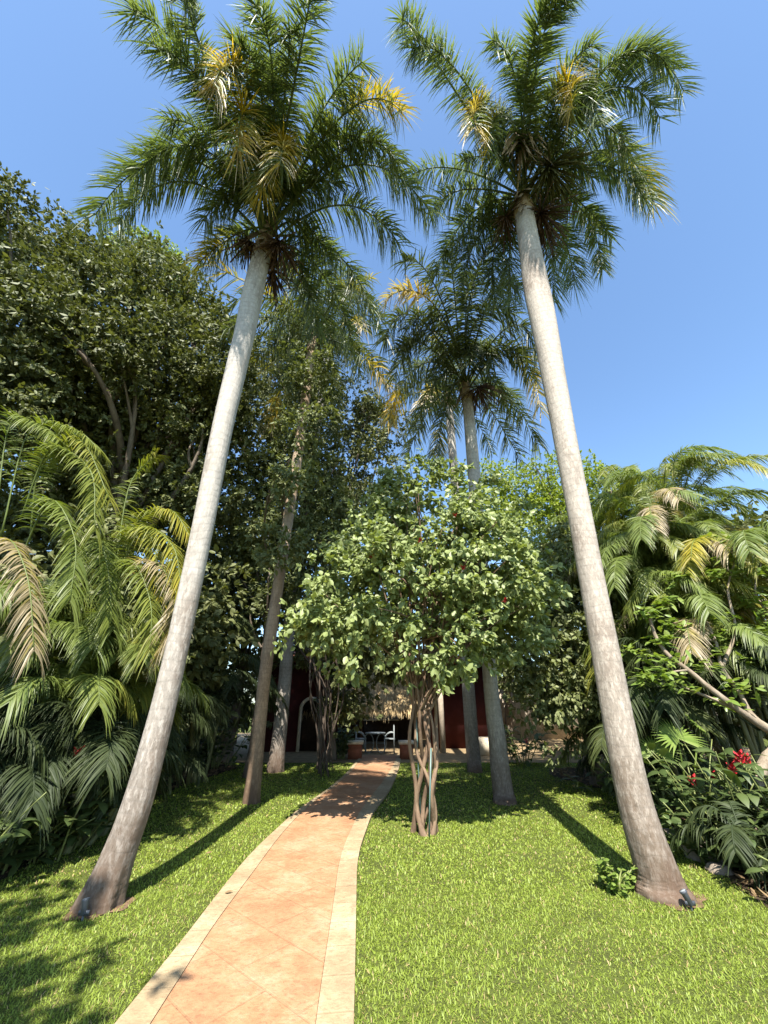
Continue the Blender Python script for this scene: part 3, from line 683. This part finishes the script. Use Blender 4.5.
tree('broadleaf_tree', 'pale yellow green treetop showing above the large dark tree on the left', 'tree', (-13, 15), (-12.6, 14.8, 14), .25,
     [B(150,262,13.5,1.5), B(128,252,13.6,1.0), B(172,280,13.6,1.0)], 170, 46, .15, 'tree_pale', clump_r=.45, n_limb=8, group=GT)
# understorey of dim trees that close the garden off
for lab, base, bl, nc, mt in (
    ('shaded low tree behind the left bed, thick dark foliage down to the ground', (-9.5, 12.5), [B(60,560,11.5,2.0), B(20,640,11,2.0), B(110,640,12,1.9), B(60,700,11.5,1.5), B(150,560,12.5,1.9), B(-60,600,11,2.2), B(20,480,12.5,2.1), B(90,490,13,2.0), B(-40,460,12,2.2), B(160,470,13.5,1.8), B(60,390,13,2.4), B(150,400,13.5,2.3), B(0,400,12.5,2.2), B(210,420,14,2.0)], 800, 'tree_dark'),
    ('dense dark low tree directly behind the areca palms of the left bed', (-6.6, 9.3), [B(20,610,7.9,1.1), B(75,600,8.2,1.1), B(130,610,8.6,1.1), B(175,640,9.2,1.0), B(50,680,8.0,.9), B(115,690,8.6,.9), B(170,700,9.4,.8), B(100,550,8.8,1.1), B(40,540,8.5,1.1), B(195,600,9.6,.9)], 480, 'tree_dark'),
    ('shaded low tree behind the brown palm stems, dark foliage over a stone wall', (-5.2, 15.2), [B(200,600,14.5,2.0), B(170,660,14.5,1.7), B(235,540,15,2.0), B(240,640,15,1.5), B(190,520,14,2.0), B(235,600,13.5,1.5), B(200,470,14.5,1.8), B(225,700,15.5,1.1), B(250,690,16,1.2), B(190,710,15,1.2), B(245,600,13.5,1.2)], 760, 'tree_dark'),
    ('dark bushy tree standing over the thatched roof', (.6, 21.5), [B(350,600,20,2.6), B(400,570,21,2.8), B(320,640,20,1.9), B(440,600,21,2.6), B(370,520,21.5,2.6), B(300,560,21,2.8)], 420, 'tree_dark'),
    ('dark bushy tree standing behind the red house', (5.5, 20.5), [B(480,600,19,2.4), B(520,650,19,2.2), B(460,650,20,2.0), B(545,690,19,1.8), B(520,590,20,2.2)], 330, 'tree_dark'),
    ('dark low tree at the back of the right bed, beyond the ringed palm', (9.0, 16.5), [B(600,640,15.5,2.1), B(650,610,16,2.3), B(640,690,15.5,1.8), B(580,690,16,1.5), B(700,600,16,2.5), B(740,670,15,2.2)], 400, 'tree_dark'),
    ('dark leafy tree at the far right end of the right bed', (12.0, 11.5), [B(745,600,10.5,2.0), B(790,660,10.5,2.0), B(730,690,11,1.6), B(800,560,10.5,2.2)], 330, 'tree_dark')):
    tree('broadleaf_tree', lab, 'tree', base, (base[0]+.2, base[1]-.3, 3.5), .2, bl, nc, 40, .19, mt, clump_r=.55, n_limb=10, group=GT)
# right side
tree('round_crowned_tree', 'bright yellow green round crowned tree far beyond the right palm', 'tree', (10.5, 20), (10.3, 19.7, 9.5), .35,
     [B(520,490,18,1.7), B(555,478,18,1.7), B(590,490,18,1.8), B(620,505,18.5,1.5), B(535,520,18,1.5), B(495,485,18.5,1.3), B(570,515,18.3,1.5), B(508,520,18.4,1.2)], 420, 70, .14, 'tree_bright', clump_r=.6, n_limb=14, group=GT)
tree('broadleaf_tree', 'dense sunlit broadleaf tree between the flowering tree and the right palm', 'tree', (4.6, 10.2), (4.5, 9.9, 3), .15,
     [B(555,590,9.4,1.0), B(585,620,9.3,1.0), B(565,655,9.0,.95), B(590,690,9.0,.85), B(545,690,9.2,.85), B(570,725,9.2,.6), B(530,640,9.5,.9), B(605,660,9.2,.8), B(560,550,9.8,.8), B(600,590,9.8,.8)], 470, 42, .115, 'tree_mid', clump_r=.32, n_limb=14, group=GT)
# low branched tree leaning in from the right edge
t = thing('frangipani_tree', 'bare branched pale barked tree with sparse leaf tufts leaning in from the right edge', 'tree', (4.05, 5.3, 0))
tm, lm = MB(), MB()
def branch(px, r0, r1, n=24):
    P = [at(x, y, Y) for (x, y, Y) in px]; c = spline(P, n); tm.tube(c, np.linspace(r0, r1, n), 9, True, None, 1+rng.normal(0, .05, (n, 9))); return c
b0 = G(748, 850); tr = [np.r_[b0[:2], -.1], at(750, 815, b0[1]), at(764, 765, b0[1]+.05), at(788, 735, b0[1]+.1)]
c = spline(tr, 20); tm.tube(c, np.linspace(.085, .06, 20), 10, True, None, 1+rng.normal(0, .06, (20, 10)))
Yq = b0[1]
tips = []
for px, r in (([(788,735,Yq+.1),(765,728,Yq),(742,712,Yq-.05),(712,690,Yq),(688,670,Yq+.1),(668,655,Yq+.2),(655,635,Yq+.3),(648,612,Yq+.3)], .05), ([(775,732,Yq+.05),(752,715,Yq+.2),(738,690,Yq+.3),(722,668,Yq+.4),(715,640,Yq+.5),(700,610,Yq+.6)], .04),
              ([(742,712,Yq-.05),(715,700,Yq+.1),(690,690,Yq+.2),(670,683,Yq+.3)], .025), ([(722,668,Yq+.4),(735,630,Yq+.5),(728,590,Yq+.6),(735,560,Yq+.6)], .028), ([(715,640,Yq+.5),(690,640,Yq+.6),(675,628,Yq+.6)], .02),
              ([(788,735,Yq+.1),(800,690,Yq+.2),(780,640,Yq+.3),(765,610,Yq+.4)], .035), ([(700,610,Yq+.6),(690,590,Yq+.7),(678,575,Yq+.7)], .016), ([(765,610,Yq+.4),(755,590,Yq+.5),(762,560,Yq+.5)], .02), ([(688,670,Yq+.1),(672,672,Yq),(655,676,Yq)], .016)):
    c = branch(px, r, r*.45); tips.append(c[-1]); tips.append(c[-5])
for (x, y, Y) in ((735,555,Yq+.6),(745,570,Yq+.5),(715,572,Yq+.6),(690,575,Yq+.7),(702,610,Yq+.6),(740,640,Yq+.5),(648,615,Yq+.3),(662,640,Yq+.3),(676,622,Yq+.6),(650,655,Yq+.1),(672,660,Yq+.2),(735,685,Yq+.2),(760,560,Yq+.5),(720,618,Yq+.5),(640,675,Yq+.2),(665,690,Yq+.3),(758,600,Yq+.4),(728,540,Yq+.8),(760,540,Yq+.7),(700,560,Yq+.9),(715,540,Yq+.9),(745,600,Yq+.6),(690,640,Yq+.6),(710,650,Yq+.5),(750,660,Yq+.3),(725,700,Yq+.1),(760,690,Yq+.1),(655,600,Yq+.8),(670,600,Yq+.8),(632,650,Yq+.5),(765,630,Yq+.3),(640,700,Yq+.4),(700,665,Yq+.2)): tips.append(at(x, y, Y))
for p in tips:
    n = 26; D = nrm(rng.normal(0, 1, (n, 3))*[1, 1, .35] + [0, -.1, .1]); W = np.cross(D, nrm(rng.normal(0, .3, (n, 3)) + [0, -.2, 1]))
    ln = rng.uniform(.10, .20, n); lm.ribbons(p + rng.normal(0, .09, (n, 3))*[1, 1, .5], D, W, ln, ln*.20, .25, (.15, .9, 1, .6, .05), .2)
tm.build('trunk', M['bark_pale'], t); lm.build('foliage', M['shrub_lit'], t)

# ================================================================= palms with several stems
def gp(x, Y): p = at(x, 700, Y); return (p[0], Y)
arc = lambda *pts: [at(x, y, Y) for x, y, Y in pts]
areca('sunlit areca palm clump at the left edge with bright arching fronds', gp(18, 5.6), 6, 7, 2.9, 1.25, extra=[
    (arc((30,540,5.2),(40,470,5.0),(80,440,4.9),(110,500,4.8)), .3, 0), (arc((20,520,5.0),(50,450,4.8),(90,470,4.7),(95,530,4.6)), .2, 0), (arc((0,540,5.0),(30,430,5.0),(75,430,5.0),(100,450,5.0)), .2, 0),
    (arc((20,560,5.0),(50,500,4.7),(75,540,4.6),(70,600,4.5)), .1, 0), (arc((-10,560,4.9),(10,540,4.7),(28,580,4.6),(34,650,4.5)), .0, 1), (arc((-5,520,5.0),(10,425,5.0),(40,425,4.9),(60,440,4.8)), .12, 0)], lean=(.02, -.05), low=36, dead=0)
areca('areca palm clump with fronds drooping against the left palm stem', gp(118, 6.3), 4, 8, 2.3, 1.1, extra=[
    (arc((110,610,6.0),(120,540,5.8),(150,535,5.6),(160,600,5.5)), .35, 0), (arc((115,600,6.0),(135,525,5.8),(170,510,5.6),(192,540,5.5)), .4, 0), (arc((110,600,6.0),(140,530,5.6),(172,545,5.4),(182,590,5.3)), .4, 0),
    (arc((120,600,6.0),(150,560,5.5),(178,600,5.3),(160,650,5.2)), .5, 1), (arc((105,590,6),(100,540,5.6),(108,570,5.4),(112,620,5.3)), .1, 0), (arc((110,600,6.0),(130,560,5.5),(150,600,5.3),(150,650,5.2)), .2, 0), (arc((112,600,6.0),(128,490,6.2),(150,460,6.3),(156,455,6.3)), .3, 0)], yellow=.2, low=38, dead=0)
areca('shaded dark palm clump under the arecas at the left bed', gp(45, 6.6), 4, 7, 1.5, 1.7, 'areca_shaded', group='dark understorey palms', yellow=.02)
areca('dark bushy palm clump in front of the areca stems at the left edge', gp(18, 5.25), 5, 9, 1.15, 1.15, 'areca_shaded', group='dark understorey palms', yellow=.02, low=25)
areca('dark bushy palm clump in front of the drooping areca clump', gp(95, 5.9), 5, 9, 1.25, 1.1, 'areca_shaded', group='dark understorey palms', yellow=.02, low=25)
areca('shaded dark palm clump behind the left palm stem', gp(150, 8.4), 4, 7, 1.9, 1.7, 'areca_shaded', group='dark understorey palms', yellow=.02)
areca('tall shaded palm clump behind the brown palm stems', gp(212, 10.5), 4, 7, 3.0, 2.0, 'areca_shaded', group='dark understorey palms', yellow=.05)
areca('young dark palm with upright fronds behind the left palm foot', gp(190, 9.3), 2, 6, .7, 1.0, 'areca_shaded', group='dark understorey palms', yellow=.05, L=.3)
areca('sunlit areca clump just right of the ringed palm stem', gp(665, 8.4), 8, 10, 4.3, 2.0, yellow=.22, dead=.07)
areca('tallest areca clump at the upper right of the garden', gp(738, 8.0), 9, 10, 5.7, 2.3, yellow=.22, dead=.06)
areca('areca clump partly hidden behind the ringed palm stem', gp(612, 10.8), 8, 10, 4.9, 2.2, 'areca', yellow=.22, dead=.06)
areca('areca clump beyond the right bed with feathery top', gp(705, 10.6), 10, 11, 7.6, 2.5, 'areca', yellow=.22, dead=.06)
areca('areca clump at the right edge between the tallest clump and the leaning bare tree', gp(765, 7.4), 7, 10, 4.0, 2.0, yellow=.35, dead=.04)
areca('areca clump standing deepest in the right bed behind the other arecas', gp(655, 11.2), 8, 10, 6.4, 2.4, yellow=.22, dead=.04)
areca('dark palm clump under the bare branches in the right bed', gp(735, 7.0), 4, 7, 1.9, 1.7, 'areca_shaded', group='dark understorey palms', yellow=.05)
areca('dark palm clump behind the fan palm in the right bed', gp(655, 7.8), 4, 7, 1.5, 1.5, 'areca_shaded', group='dark understorey palms', yellow=.05)
areca('low dark palm clump at the far end of the right bed', gp(600, 9.2), 3, 7, .8, 1.3, 'areca_shaded', group='dark understorey palms', yellow=.05, L=.34)
areca('low fern leaved palm at the lower right corner', gp(762, 4.75), 3, 9, .3, .75, 'areca_shaded', group='dark understorey palms', yellow=.05, L=.24, nl=36)

def fan_palm(label, base, spots):
    t = thing('fan_palm', label, 'palm', (base[0], base[1], 0)); 
    for (p, nv, r) in spots:
        p = np.asarray(p); lm = MB(); o = np.array([base[0], base[1], .05])
        lm.tube(through(o, (o+p)/2+[0, 0, .1], p, 10), .012, 6)
        nv = nrm(np.array(nv)); x = nrm(np.cross(nv, [0, 0, 1])); y = np.cross(x, nv)
        a = np.linspace(-2.2, 2.2, 30); D = nrm(np.sin(a)[:, None]*x + np.cos(a)[:, None]*y + nv*.12)
        lm.ribbons(np.repeat(p[None], 30, 0), D, np.cross(D, nv), r*rng.uniform(.85, 1.05, 30), r*.046, .18, (.3, 1, .8, .4, .04), .35)
        lm.build('fan_leaf', M['shrub_lit'], t)
fb = at(676, 760, 6.6)
fan_palm('fan palm with spiky round leaf above the red flowered shrubs', fb, [(at(678,738,6.3), (.1,-.7,.7), .42), (at(655,752,6.5), (-.5,-.6,.6), .34), (at(700,725,6.7), (.5,-.6,.7), .36)])

# ================================================================= shrubs
GS = 'leafy shrubs in the beds'
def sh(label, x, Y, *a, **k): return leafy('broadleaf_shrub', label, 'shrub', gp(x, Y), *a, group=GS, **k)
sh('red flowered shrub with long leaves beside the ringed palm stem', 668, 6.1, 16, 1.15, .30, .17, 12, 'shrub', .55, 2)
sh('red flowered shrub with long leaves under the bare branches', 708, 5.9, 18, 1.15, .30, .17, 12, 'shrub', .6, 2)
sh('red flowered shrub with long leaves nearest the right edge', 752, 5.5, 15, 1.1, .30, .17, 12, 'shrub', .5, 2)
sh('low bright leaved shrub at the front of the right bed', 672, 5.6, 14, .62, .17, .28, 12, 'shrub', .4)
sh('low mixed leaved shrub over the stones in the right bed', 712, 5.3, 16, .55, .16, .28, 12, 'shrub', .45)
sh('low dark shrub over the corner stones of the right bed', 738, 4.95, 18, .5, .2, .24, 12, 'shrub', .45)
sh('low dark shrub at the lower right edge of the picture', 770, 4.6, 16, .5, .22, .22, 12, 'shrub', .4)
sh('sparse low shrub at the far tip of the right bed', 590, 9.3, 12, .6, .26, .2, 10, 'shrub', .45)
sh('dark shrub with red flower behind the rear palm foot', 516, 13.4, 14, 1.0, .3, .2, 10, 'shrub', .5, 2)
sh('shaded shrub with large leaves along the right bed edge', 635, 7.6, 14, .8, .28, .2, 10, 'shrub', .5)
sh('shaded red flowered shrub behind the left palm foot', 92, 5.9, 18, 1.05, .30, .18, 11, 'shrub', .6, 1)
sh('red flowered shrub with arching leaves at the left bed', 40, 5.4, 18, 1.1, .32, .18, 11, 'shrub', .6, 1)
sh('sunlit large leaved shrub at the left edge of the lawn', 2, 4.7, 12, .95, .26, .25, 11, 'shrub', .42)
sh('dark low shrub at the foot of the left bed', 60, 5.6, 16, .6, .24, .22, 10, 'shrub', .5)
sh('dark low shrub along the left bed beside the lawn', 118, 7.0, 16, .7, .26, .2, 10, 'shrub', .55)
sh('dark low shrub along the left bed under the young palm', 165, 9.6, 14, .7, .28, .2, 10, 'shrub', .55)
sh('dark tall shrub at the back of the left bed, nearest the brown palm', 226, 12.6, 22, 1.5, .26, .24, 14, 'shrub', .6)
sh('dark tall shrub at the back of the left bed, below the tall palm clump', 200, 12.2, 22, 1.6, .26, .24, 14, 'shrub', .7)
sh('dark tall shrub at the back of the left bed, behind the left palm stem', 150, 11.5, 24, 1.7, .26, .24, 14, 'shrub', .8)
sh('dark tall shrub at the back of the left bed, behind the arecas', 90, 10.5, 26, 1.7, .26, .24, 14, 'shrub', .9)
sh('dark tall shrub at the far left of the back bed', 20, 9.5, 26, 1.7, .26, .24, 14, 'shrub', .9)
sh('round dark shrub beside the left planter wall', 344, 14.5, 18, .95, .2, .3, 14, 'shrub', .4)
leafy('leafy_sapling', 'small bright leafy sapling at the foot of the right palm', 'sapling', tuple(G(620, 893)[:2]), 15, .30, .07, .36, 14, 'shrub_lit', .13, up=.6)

# hanging-root fig left of the path end
t = thing('fig_tree', 'fig tree with hanging aerial roots left of the path end', 'tree', (-1.85, 13.0, 0), GT)
tm = MB()
for k in range(16):
    p = G(322+rng.normal(0, 5), 773+rng.normal(0, 2)); q_ = at(322+rng.normal(0, 11), 690, p[1]+rng.normal(0, .2)); q2 = at(322+rng.normal(0, 16), 640, p[1])
    tm.tube(spline([np.r_[p[:2], -.05], (p+q_)/2+rng.normal(0, .05, 3), q_, q2], 16), rng.uniform(.010, .036), 6)
tm.build('trunk', M['bark_dark'], t)
cm = MB(); tree_crown(cm, [B(320,640,12.8,1.0), B(350,660,12.6,.8), B(350,690,13,.7), B(346,712,13.3,.5), B(385,662,12.6,.6), B(338,700,13,.5), B(375,645,12.6,.8), B(410,650,12.6,.7), B(300,610,13,1.0), B(340,615,12.8,1.0), B(285,650,13,.6), B(370,640,13.2,.8)], 330, 42, .15, .26, .34); cm.build('crown', M['tree_dark'], t)

# stones along the right bed
for lab, x, y, s in (('flat pale limestone rock at the front edge of the right bed', 706, 858, (.22,.15,.09)), ('small rounded limestone rock beside the flat pale one', 690, 850, (.13,.11,.08)), ('large limestone rock in the right bed by the corner palm', 728, 862, (.26,.18,.13)),
                     ('small brown rock half buried at the right bed edge', 718, 872, (.12,.1,.06)), ('brown rock farthest along the right bed edge', 672, 838, (.15,.12,.08)), ('grey rock on the right bed edge by the shaded shrub', 650, 812, (.15,.12,.08))):
    p = G(x, y); bmx = MB(); u_, v_ = np.linspace(0, math.pi, 11), np.linspace(0, 2*math.pi, 16, endpoint=False)
    uu, vv = np.meshgrid(u_, v_, indexing='ij'); d = np.stack([np.sin(uu)*np.cos(vv), np.sin(uu)*np.sin(vv), np.cos(uu)], -1)
    ph = rng.uniform(0, 6, 6); rad = 1+.16*np.sin(3*d[..., 0]+ph[0])+.13*np.sin(4*d[..., 1]+ph[1])+.1*np.sin(5*d[..., 2]+ph[2])+.06*np.sin(11*d[..., 0]+9*d[..., 1]+ph[3])
    V = d*rad[..., None]*np.array(s); V[..., 2] = np.clip(V[..., 2], -s[2]*.5, s[2]*.8); V = V + [p[0], p[1], s[2]*.4]
    i, j = np.meshgrid(np.arange(10), np.arange(16), indexing='ij'); j2 = (j+1) % 16
    bmx.add(V.reshape(-1, 3), np.stack([i*16+j, (i+1)*16+j, (i+1)*16+j2, i*16+j2], -1).reshape(-1, 4)); tag(bmx.build('rock', M['rock']), lab, 'rock', 'stones along the bed')

# ================================================================= buildings at the back
def thatch(label, x0, x1, y0, z0, y1, z1, name='thatched_shelter', posts=(), thick=.25):
    t = thing(name, label, 'shelter', ((x0+x1)/2, y0, 0)); 
    core = MB(); V = [[x0,y0,z0],[x1,y0,z0],[x1,y1,z1],[x0,y1,z1]]; lo = [[a, b+.02, c-thick] for a, b, c in V]
    core.add(V+lo, [[0,1,2,3],[7,6,5,4],[0,4,5,1],[1,5,6,2],[2,6,7,3],[3,7,4,0]])
    st = MB(); sl = nrm(np.array([0, y0-y1, z0-z1])); nv = nrm(np.cross([1, 0, 0], -sl)); nv = nv if nv[2] > 0 else -nv
    for k in np.linspace(0, 1, 16):
        n = int((x1-x0)*95); P = np.c_[rng.uniform(x0, x1, n), np.full(n, y0+(y1-y0)*k), np.full(n, z0+(z1-z0)*k)] + nv*rng.uniform(0, .09, n)[:, None] + sl*rng.uniform(-.15, .1, n)[:, None]
        D = sl + rng.normal(0, .16, (n, 3)) + [0, 0, -.15*(k < .05)]
        st.ribbons(P, D, np.cross(D, nv + rng.normal(0, .3, (n, 3))), rng.uniform(.3, .62, n), .011, .15, (1, 1, .8, .3))
    c_ = core.build('roof', M['sheath'], t); sub(c_, t); s_ = st.build('thatch', M['straw'], t)
    for (x, y) in posts:
        p = MB(); p.tube(np.array([[x, y, 0], [x, y, z0+.1]]), .07, 10); p.build('post', M['dark'], t)
    return t
t = thatch('thatched shelter with ragged low eave behind the garden table', -3.4, 1.5, 17.0, 1.42, 20.5, 3.6, posts=((-3.2, 17.4), (-.9, 17.45), (1.35, 17.4)))
w = MB(); w.box((-2.15, 20.6, 1.0), (2.5, .15, 2.0)); w.box((1.1, 20.6, 1.0), (.9, .15, 2.0)); w.box((-.12, 20.6, .42), (1.55, .15, .84)); w.box((-.12, 20.6, 1.7), (1.55, .15, .6)); w.build('back_wall', M['dark'], t)
w = MB(); w.box((-.12, 20.55, .86), (1.6, .3, .05)); w.build('window_sill', M['cream'], t)

t = thing('red_house', 'dark red house with arched doorway behind the palm stems on the left', 'house', (-4.4, 17.5, 0))
def arch_wall(x0, x1, ztop, y, dxc, dw, dh, th):
    mb = MB(); a = np.linspace(math.pi, 0, 13); r = dw/2
    pts = [(dxc-r, 0)] + [(dxc+r*math.cos(k), dh-r+r*math.sin(k)) for k in a] + [(dxc+r, 0)]
    top = [(x0 if i == 0 else (x1 if i == len(pts)-1 else x0+(x1-x0)*(i/(len(pts)-1)), ztop) if 0 < i < len(pts)-1 else None) for i in range(len(pts))]
    out = [(x0, 0)] + [(x0+(x1-x0)*i/(len(pts)-3), ztop) for i in range(len(pts)-2)] + [(x1, 0)]
    n = len(pts); V = [[x, y, z] for x, z in pts] + [[x, y, z] for x, z in out]; V += [[x, y+th, z] for x, _, z in V]
    V = np.array(V); 
    V[2*n:, 1] = y+th
    i = np.arange(n-1); mb.add(V, [np.stack([i, i+1, i+1+n, i+n], -1), np.stack([i+2*n, i+3*n, i+1+3*n, i+1+2*n], -1), np.stack([i, i+2*n, i+1+2*n, i+1], -1)])
    return mb, pts
wx = at(309, 730, 16.3); dxc = wx[0]
mb, pts = arch_wall(-4.7, -1.95, 3.0, 16.4, dxc, .74, 1.72, .25); mb.build('wall', M['redwall'], t)
fr = MB(); fr.tube(np.array([[x, 16.38, z] for x, z in pts]), .06, 8); fr.build('door_surround', M['cream'], t)
dk = MB(); dk.box((dxc, 16.75, .9), (1.2, .05, 1.9)); dk.build('door', M['dark'], t)
rf = MB(); rf.add([[-5.0,16.1,2.95],[-1.8,16.1,2.95],[-1.8,20,3.8],[-5.0,20,3.8],[-5.0,16.1,3.1],[-1.8,16.1,3.1],[-1.8,20,3.95],[-5.0,20,3.95]], [[3,2,1,0],[4,5,6,7],[0,1,5,4],[1,2,6,5],[2,3,7,6],[3,0,4,7]]); rf.build('roof', M['terracotta'], t)
sw = MB(); sw.box((-1.98, 18.3, 1.45), (.2, 3.4, 2.9)); sw.build('side_wall', M['redwall'], t)

t = thing('garden_pavilion', 'dark red walled pavilion with whitewashed post behind the twisted stems', 'house', (2.6, 17, 0))
w = MB(); w.box((3.0, 17.6, 1.5), (2.2, .2, 3.0)); w.box((1.95, 18.4, 1.5), (.2, 1.4, 3.0)); w.build('wall', M['redwall'], t)
rf = MB(); rf.box((2.9, 17.6, 3.1), (3.2, 3.2, .18)); rf.build('roof', M['terracotta'], t)
px = at(447, 740, 15.0)
p = MB(); p.tube(np.array([[px[0], 16.1, -.02], [px[0], 16.1, 3.02]]), .10, 12); p.build('post', M['post'], t)
bx = MB(); bx.box((at(487, 742, 15.5)[0], 15.5, .27), (.55, .45, .5)); tag(bx.build('stone_block', M['cream']), 'pale stone block seat between the two rear palm stems', 'seat')

for lab, x0, x1 in (('low terracotta planter wall with cream cap left of the path end', 347, 362), ('low terracotta planter wall with cream cap right of the path end', 399.5, 414)):
    Yp = 14.3; a_, b_ = at(x0, 755, Yp)[0], at(x1, 755, Yp)[0]
    t = thing('planter_wall', lab, 'low wall', ((a_+b_)/2, Yp, 0), 'planter walls at the path end')
    w = MB(); w.box(((a_+b_)/2, Yp+.25, .2), (b_-a_-.04, .46, .42)); w.build('wall', M['terracotta'], t)
    k = MB(); k.box(((a_+b_)/2, Yp+.25, .45), (b_-a_+.04, .54, .08)); k.build('cap', M['cream'], t)

# wrought iron table and chairs
Yt = 16.0; tx = at(375, 745, Yt)[0]
t = thing('garden_table', 'shade greyed white iron garden table with two ring shaped supports', 'table', (tx, Yt, 0))
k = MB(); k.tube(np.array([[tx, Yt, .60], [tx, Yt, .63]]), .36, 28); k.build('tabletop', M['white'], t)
for dx in (-.22, .22):
    r_ = MB(); a = np.linspace(0, 2*math.pi, 33); r_.tube(np.c_[tx+dx+.17*np.cos(a), np.full(33, Yt), .31+.29*np.sin(a)], .017, 8, False)
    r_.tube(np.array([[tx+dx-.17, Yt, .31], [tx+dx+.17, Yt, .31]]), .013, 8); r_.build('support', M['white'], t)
for sgn, lab in ((-1, 'shade greyed white iron garden chair left of the ring legged table'), (1, 'shade greyed white iron garden chair right of the ring legged table')):
    cx = tx + sgn*.53; t = thing('garden_chair', lab, 'chair', (cx, Yt, 0), 'chairs at the garden table')
    for dy in (-.2, .2):
        for dx, h in ((sgn*.13, .86), (-sgn*.2, .45)):
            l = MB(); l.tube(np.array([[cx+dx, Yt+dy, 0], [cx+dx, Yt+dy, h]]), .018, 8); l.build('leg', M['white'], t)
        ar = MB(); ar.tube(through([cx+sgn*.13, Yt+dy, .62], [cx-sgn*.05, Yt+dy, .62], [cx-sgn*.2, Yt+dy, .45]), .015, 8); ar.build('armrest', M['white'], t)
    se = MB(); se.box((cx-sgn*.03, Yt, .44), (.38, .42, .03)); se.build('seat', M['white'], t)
    bk = MB()
    for z in (.56, .66, .76, .84): bk.tube(np.array([[cx+sgn*.13, Yt-.2, z], [cx+sgn*.13, Yt+.2, z]]), .013, 8)
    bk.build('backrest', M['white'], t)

# boundary walls behind everything
for lab, x0, x1, y, h, m_ in (('rough grey boundary wall behind the left trees', -24, -6.2, 19.2, 2.6, 'rock'), ('pale boundary wall behind the right trees', -6.0, 24, 21.8, 2.6, 'post')):
    w = MB(); w.box(((x0+x1)/2, y, h/2), (x1-x0, .3, h)); tag(w.build('boundary_wall', M[m_]), lab, 'wall')

# a large tree standing behind the camera shades the lower left of the lawn
tree('broadleaf_tree', 'large tree outside the picture whose shade falls on the lower left lawn', 'tree', (-5.5, -2.2), (-5.2, -1.6, 5), .3,
     [(-5.8, -.6, 6.2, 1.5, .8), (-4.2, -1.2, 6.4, 1.6, .8), (-7.0, -.2, 5.6, 1.5, .8), (-7.5, -1.0, 6.6, 1.8, .8), (-3.0, -1.0, 6.0, .8, .7), (-2.35, -1.15, 5.9, .5, .7), (-3.5, -1.2, 6.0, 1.0, .7), (-4.3, -.5, 6.0, 1.3, .7), (-4.3, -.6, 6.2, .7, .6), (-8.0, .2, 6.0, 1.3, .8)], 480, 46, .17, 'tree_dark', clump_r=.5, n_limb=14, group=GT)

# ================================================================= ground cover
gr = blades().build('grass', M['grass'], age=True); gr['kind'] = 'stuff'
lt = MB()
for Pg, n in ((BL, 9000), (BR, 9000)):
    X = rng.uniform(max(Pg[:, 0].min(), -9), min(Pg[:, 0].max(), 9), n); Y = rng.uniform(3, 13.4, n); ok = inside(Pg, X, Y); X, Y = X[ok], Y[ok]; n = len(X)
    D = np.c_[rng.normal(size=(n, 2)), rng.normal(0, .25, n)]; W = np.cross(D, np.c_[rng.normal(0, .4, (n, 2)), np.ones(n)])
    ln = rng.uniform(.05, .13, n); lt.ribbons(np.c_[X, Y, rng.uniform(.012, .05, n)], D, W, ln, ln*.22, -.1, (.2, 1, .8, .1), .2)
lt = lt.build('leaf_litter', M['litter']); lt['kind'] = 'stuff'
for lab, x, y in (('small dark fallen leaf on the left border of the path', 224, 899), ('tiny brown fallen leaf on the lawn left of the path', 205, 858)):
    p = G(x, y); f = MB(); d = np.array([[.9, .3, .02]]); f.ribbons((p+[0, 0, .042])[None], d, np.array([[-.3, .9, .2]]), .07, .016, -.1, (.2, 1, .8, .1), .3); tag(f.build('fallen_leaf', M['litter']), lab, 'leaf', 'fallen leaves')

# ================================================================= light, sky, camera
SUN_EL, SH = 56.0, np.array([.035, 1.0])
sun = bpy.data.lights.new('sun', 'SUN'); sun.energy = 5.0; sun.angle = R(.53); sun.color = (1, .955, .88)
so = bpy.data.objects.new('sun', sun); COL.objects.link(so)
from mathutils import Vector
h = SH/np.linalg.norm(SH)
so.rotation_euler = Vector((h[0]*math.cos(R(SUN_EL)), h[1]*math.cos(R(SUN_EL)), -math.sin(R(SUN_EL)))).to_track_quat('-Z', 'Y').to_euler()
W = bpy.data.worlds.new('World'); S.world = W; W.use_nodes = True
nt = W.node_tree; bg = nt.nodes['Background']; sky = nt.nodes.new('ShaderNodeTexSky'); sky.sky_type = 'NISHITA'; sky.sun_disc = False
sky.sun_elevation = R(SUN_EL); sky.sun_rotation = math.atan2(-h[0], -h[1]); sky.air_density = 1.0; sky.dust_density = .7; sky.ozone_density = 1.0; sky.altitude = 20
tint = nt.nodes.new('ShaderNodeMix'); tint.data_type = 'RGBA'; tint.blend_type = 'MULTIPLY'; tint.inputs[0].default_value = 1; tint.inputs[7].default_value = (.90, 1.04, 1.11, 1)
nt.links.new(sky.outputs[0], tint.inputs[6]); nt.links.new(tint.outputs[2], bg.inputs[0]); bg.inputs[1].default_value = .11
cam = bpy.data.cameras.new('camera'); co = bpy.data.objects.new('camera', cam); COL.objects.link(co)
co.location = CAM; co.rotation_euler = (R(90)+PITCH, 0, 0); cam.sensor_fit = 'VERTICAL'; cam.angle = 2*math.atan(512/FPX); cam.clip_end = 2000; cam.clip_start = .05
S.camera = co
S.view_settings.view_transform = 'Standard'; S.view_settings.look = 'None'; S.view_settings.exposure = 1.45; S.view_settings.gamma = 1
S.render.engine = 'CYCLES'; S.render.filter_size = 1.1; S.cycles.max_bounces = 6; S.cycles.diffuse_bounces = 2; S.cycles.glossy_bounces = 2; S.cycles.transmission_bounces = 3; S.cycles.transparent_max_bounces = 4
for o in bpy.data.objects:
    if '_w' in o: del o['_w']
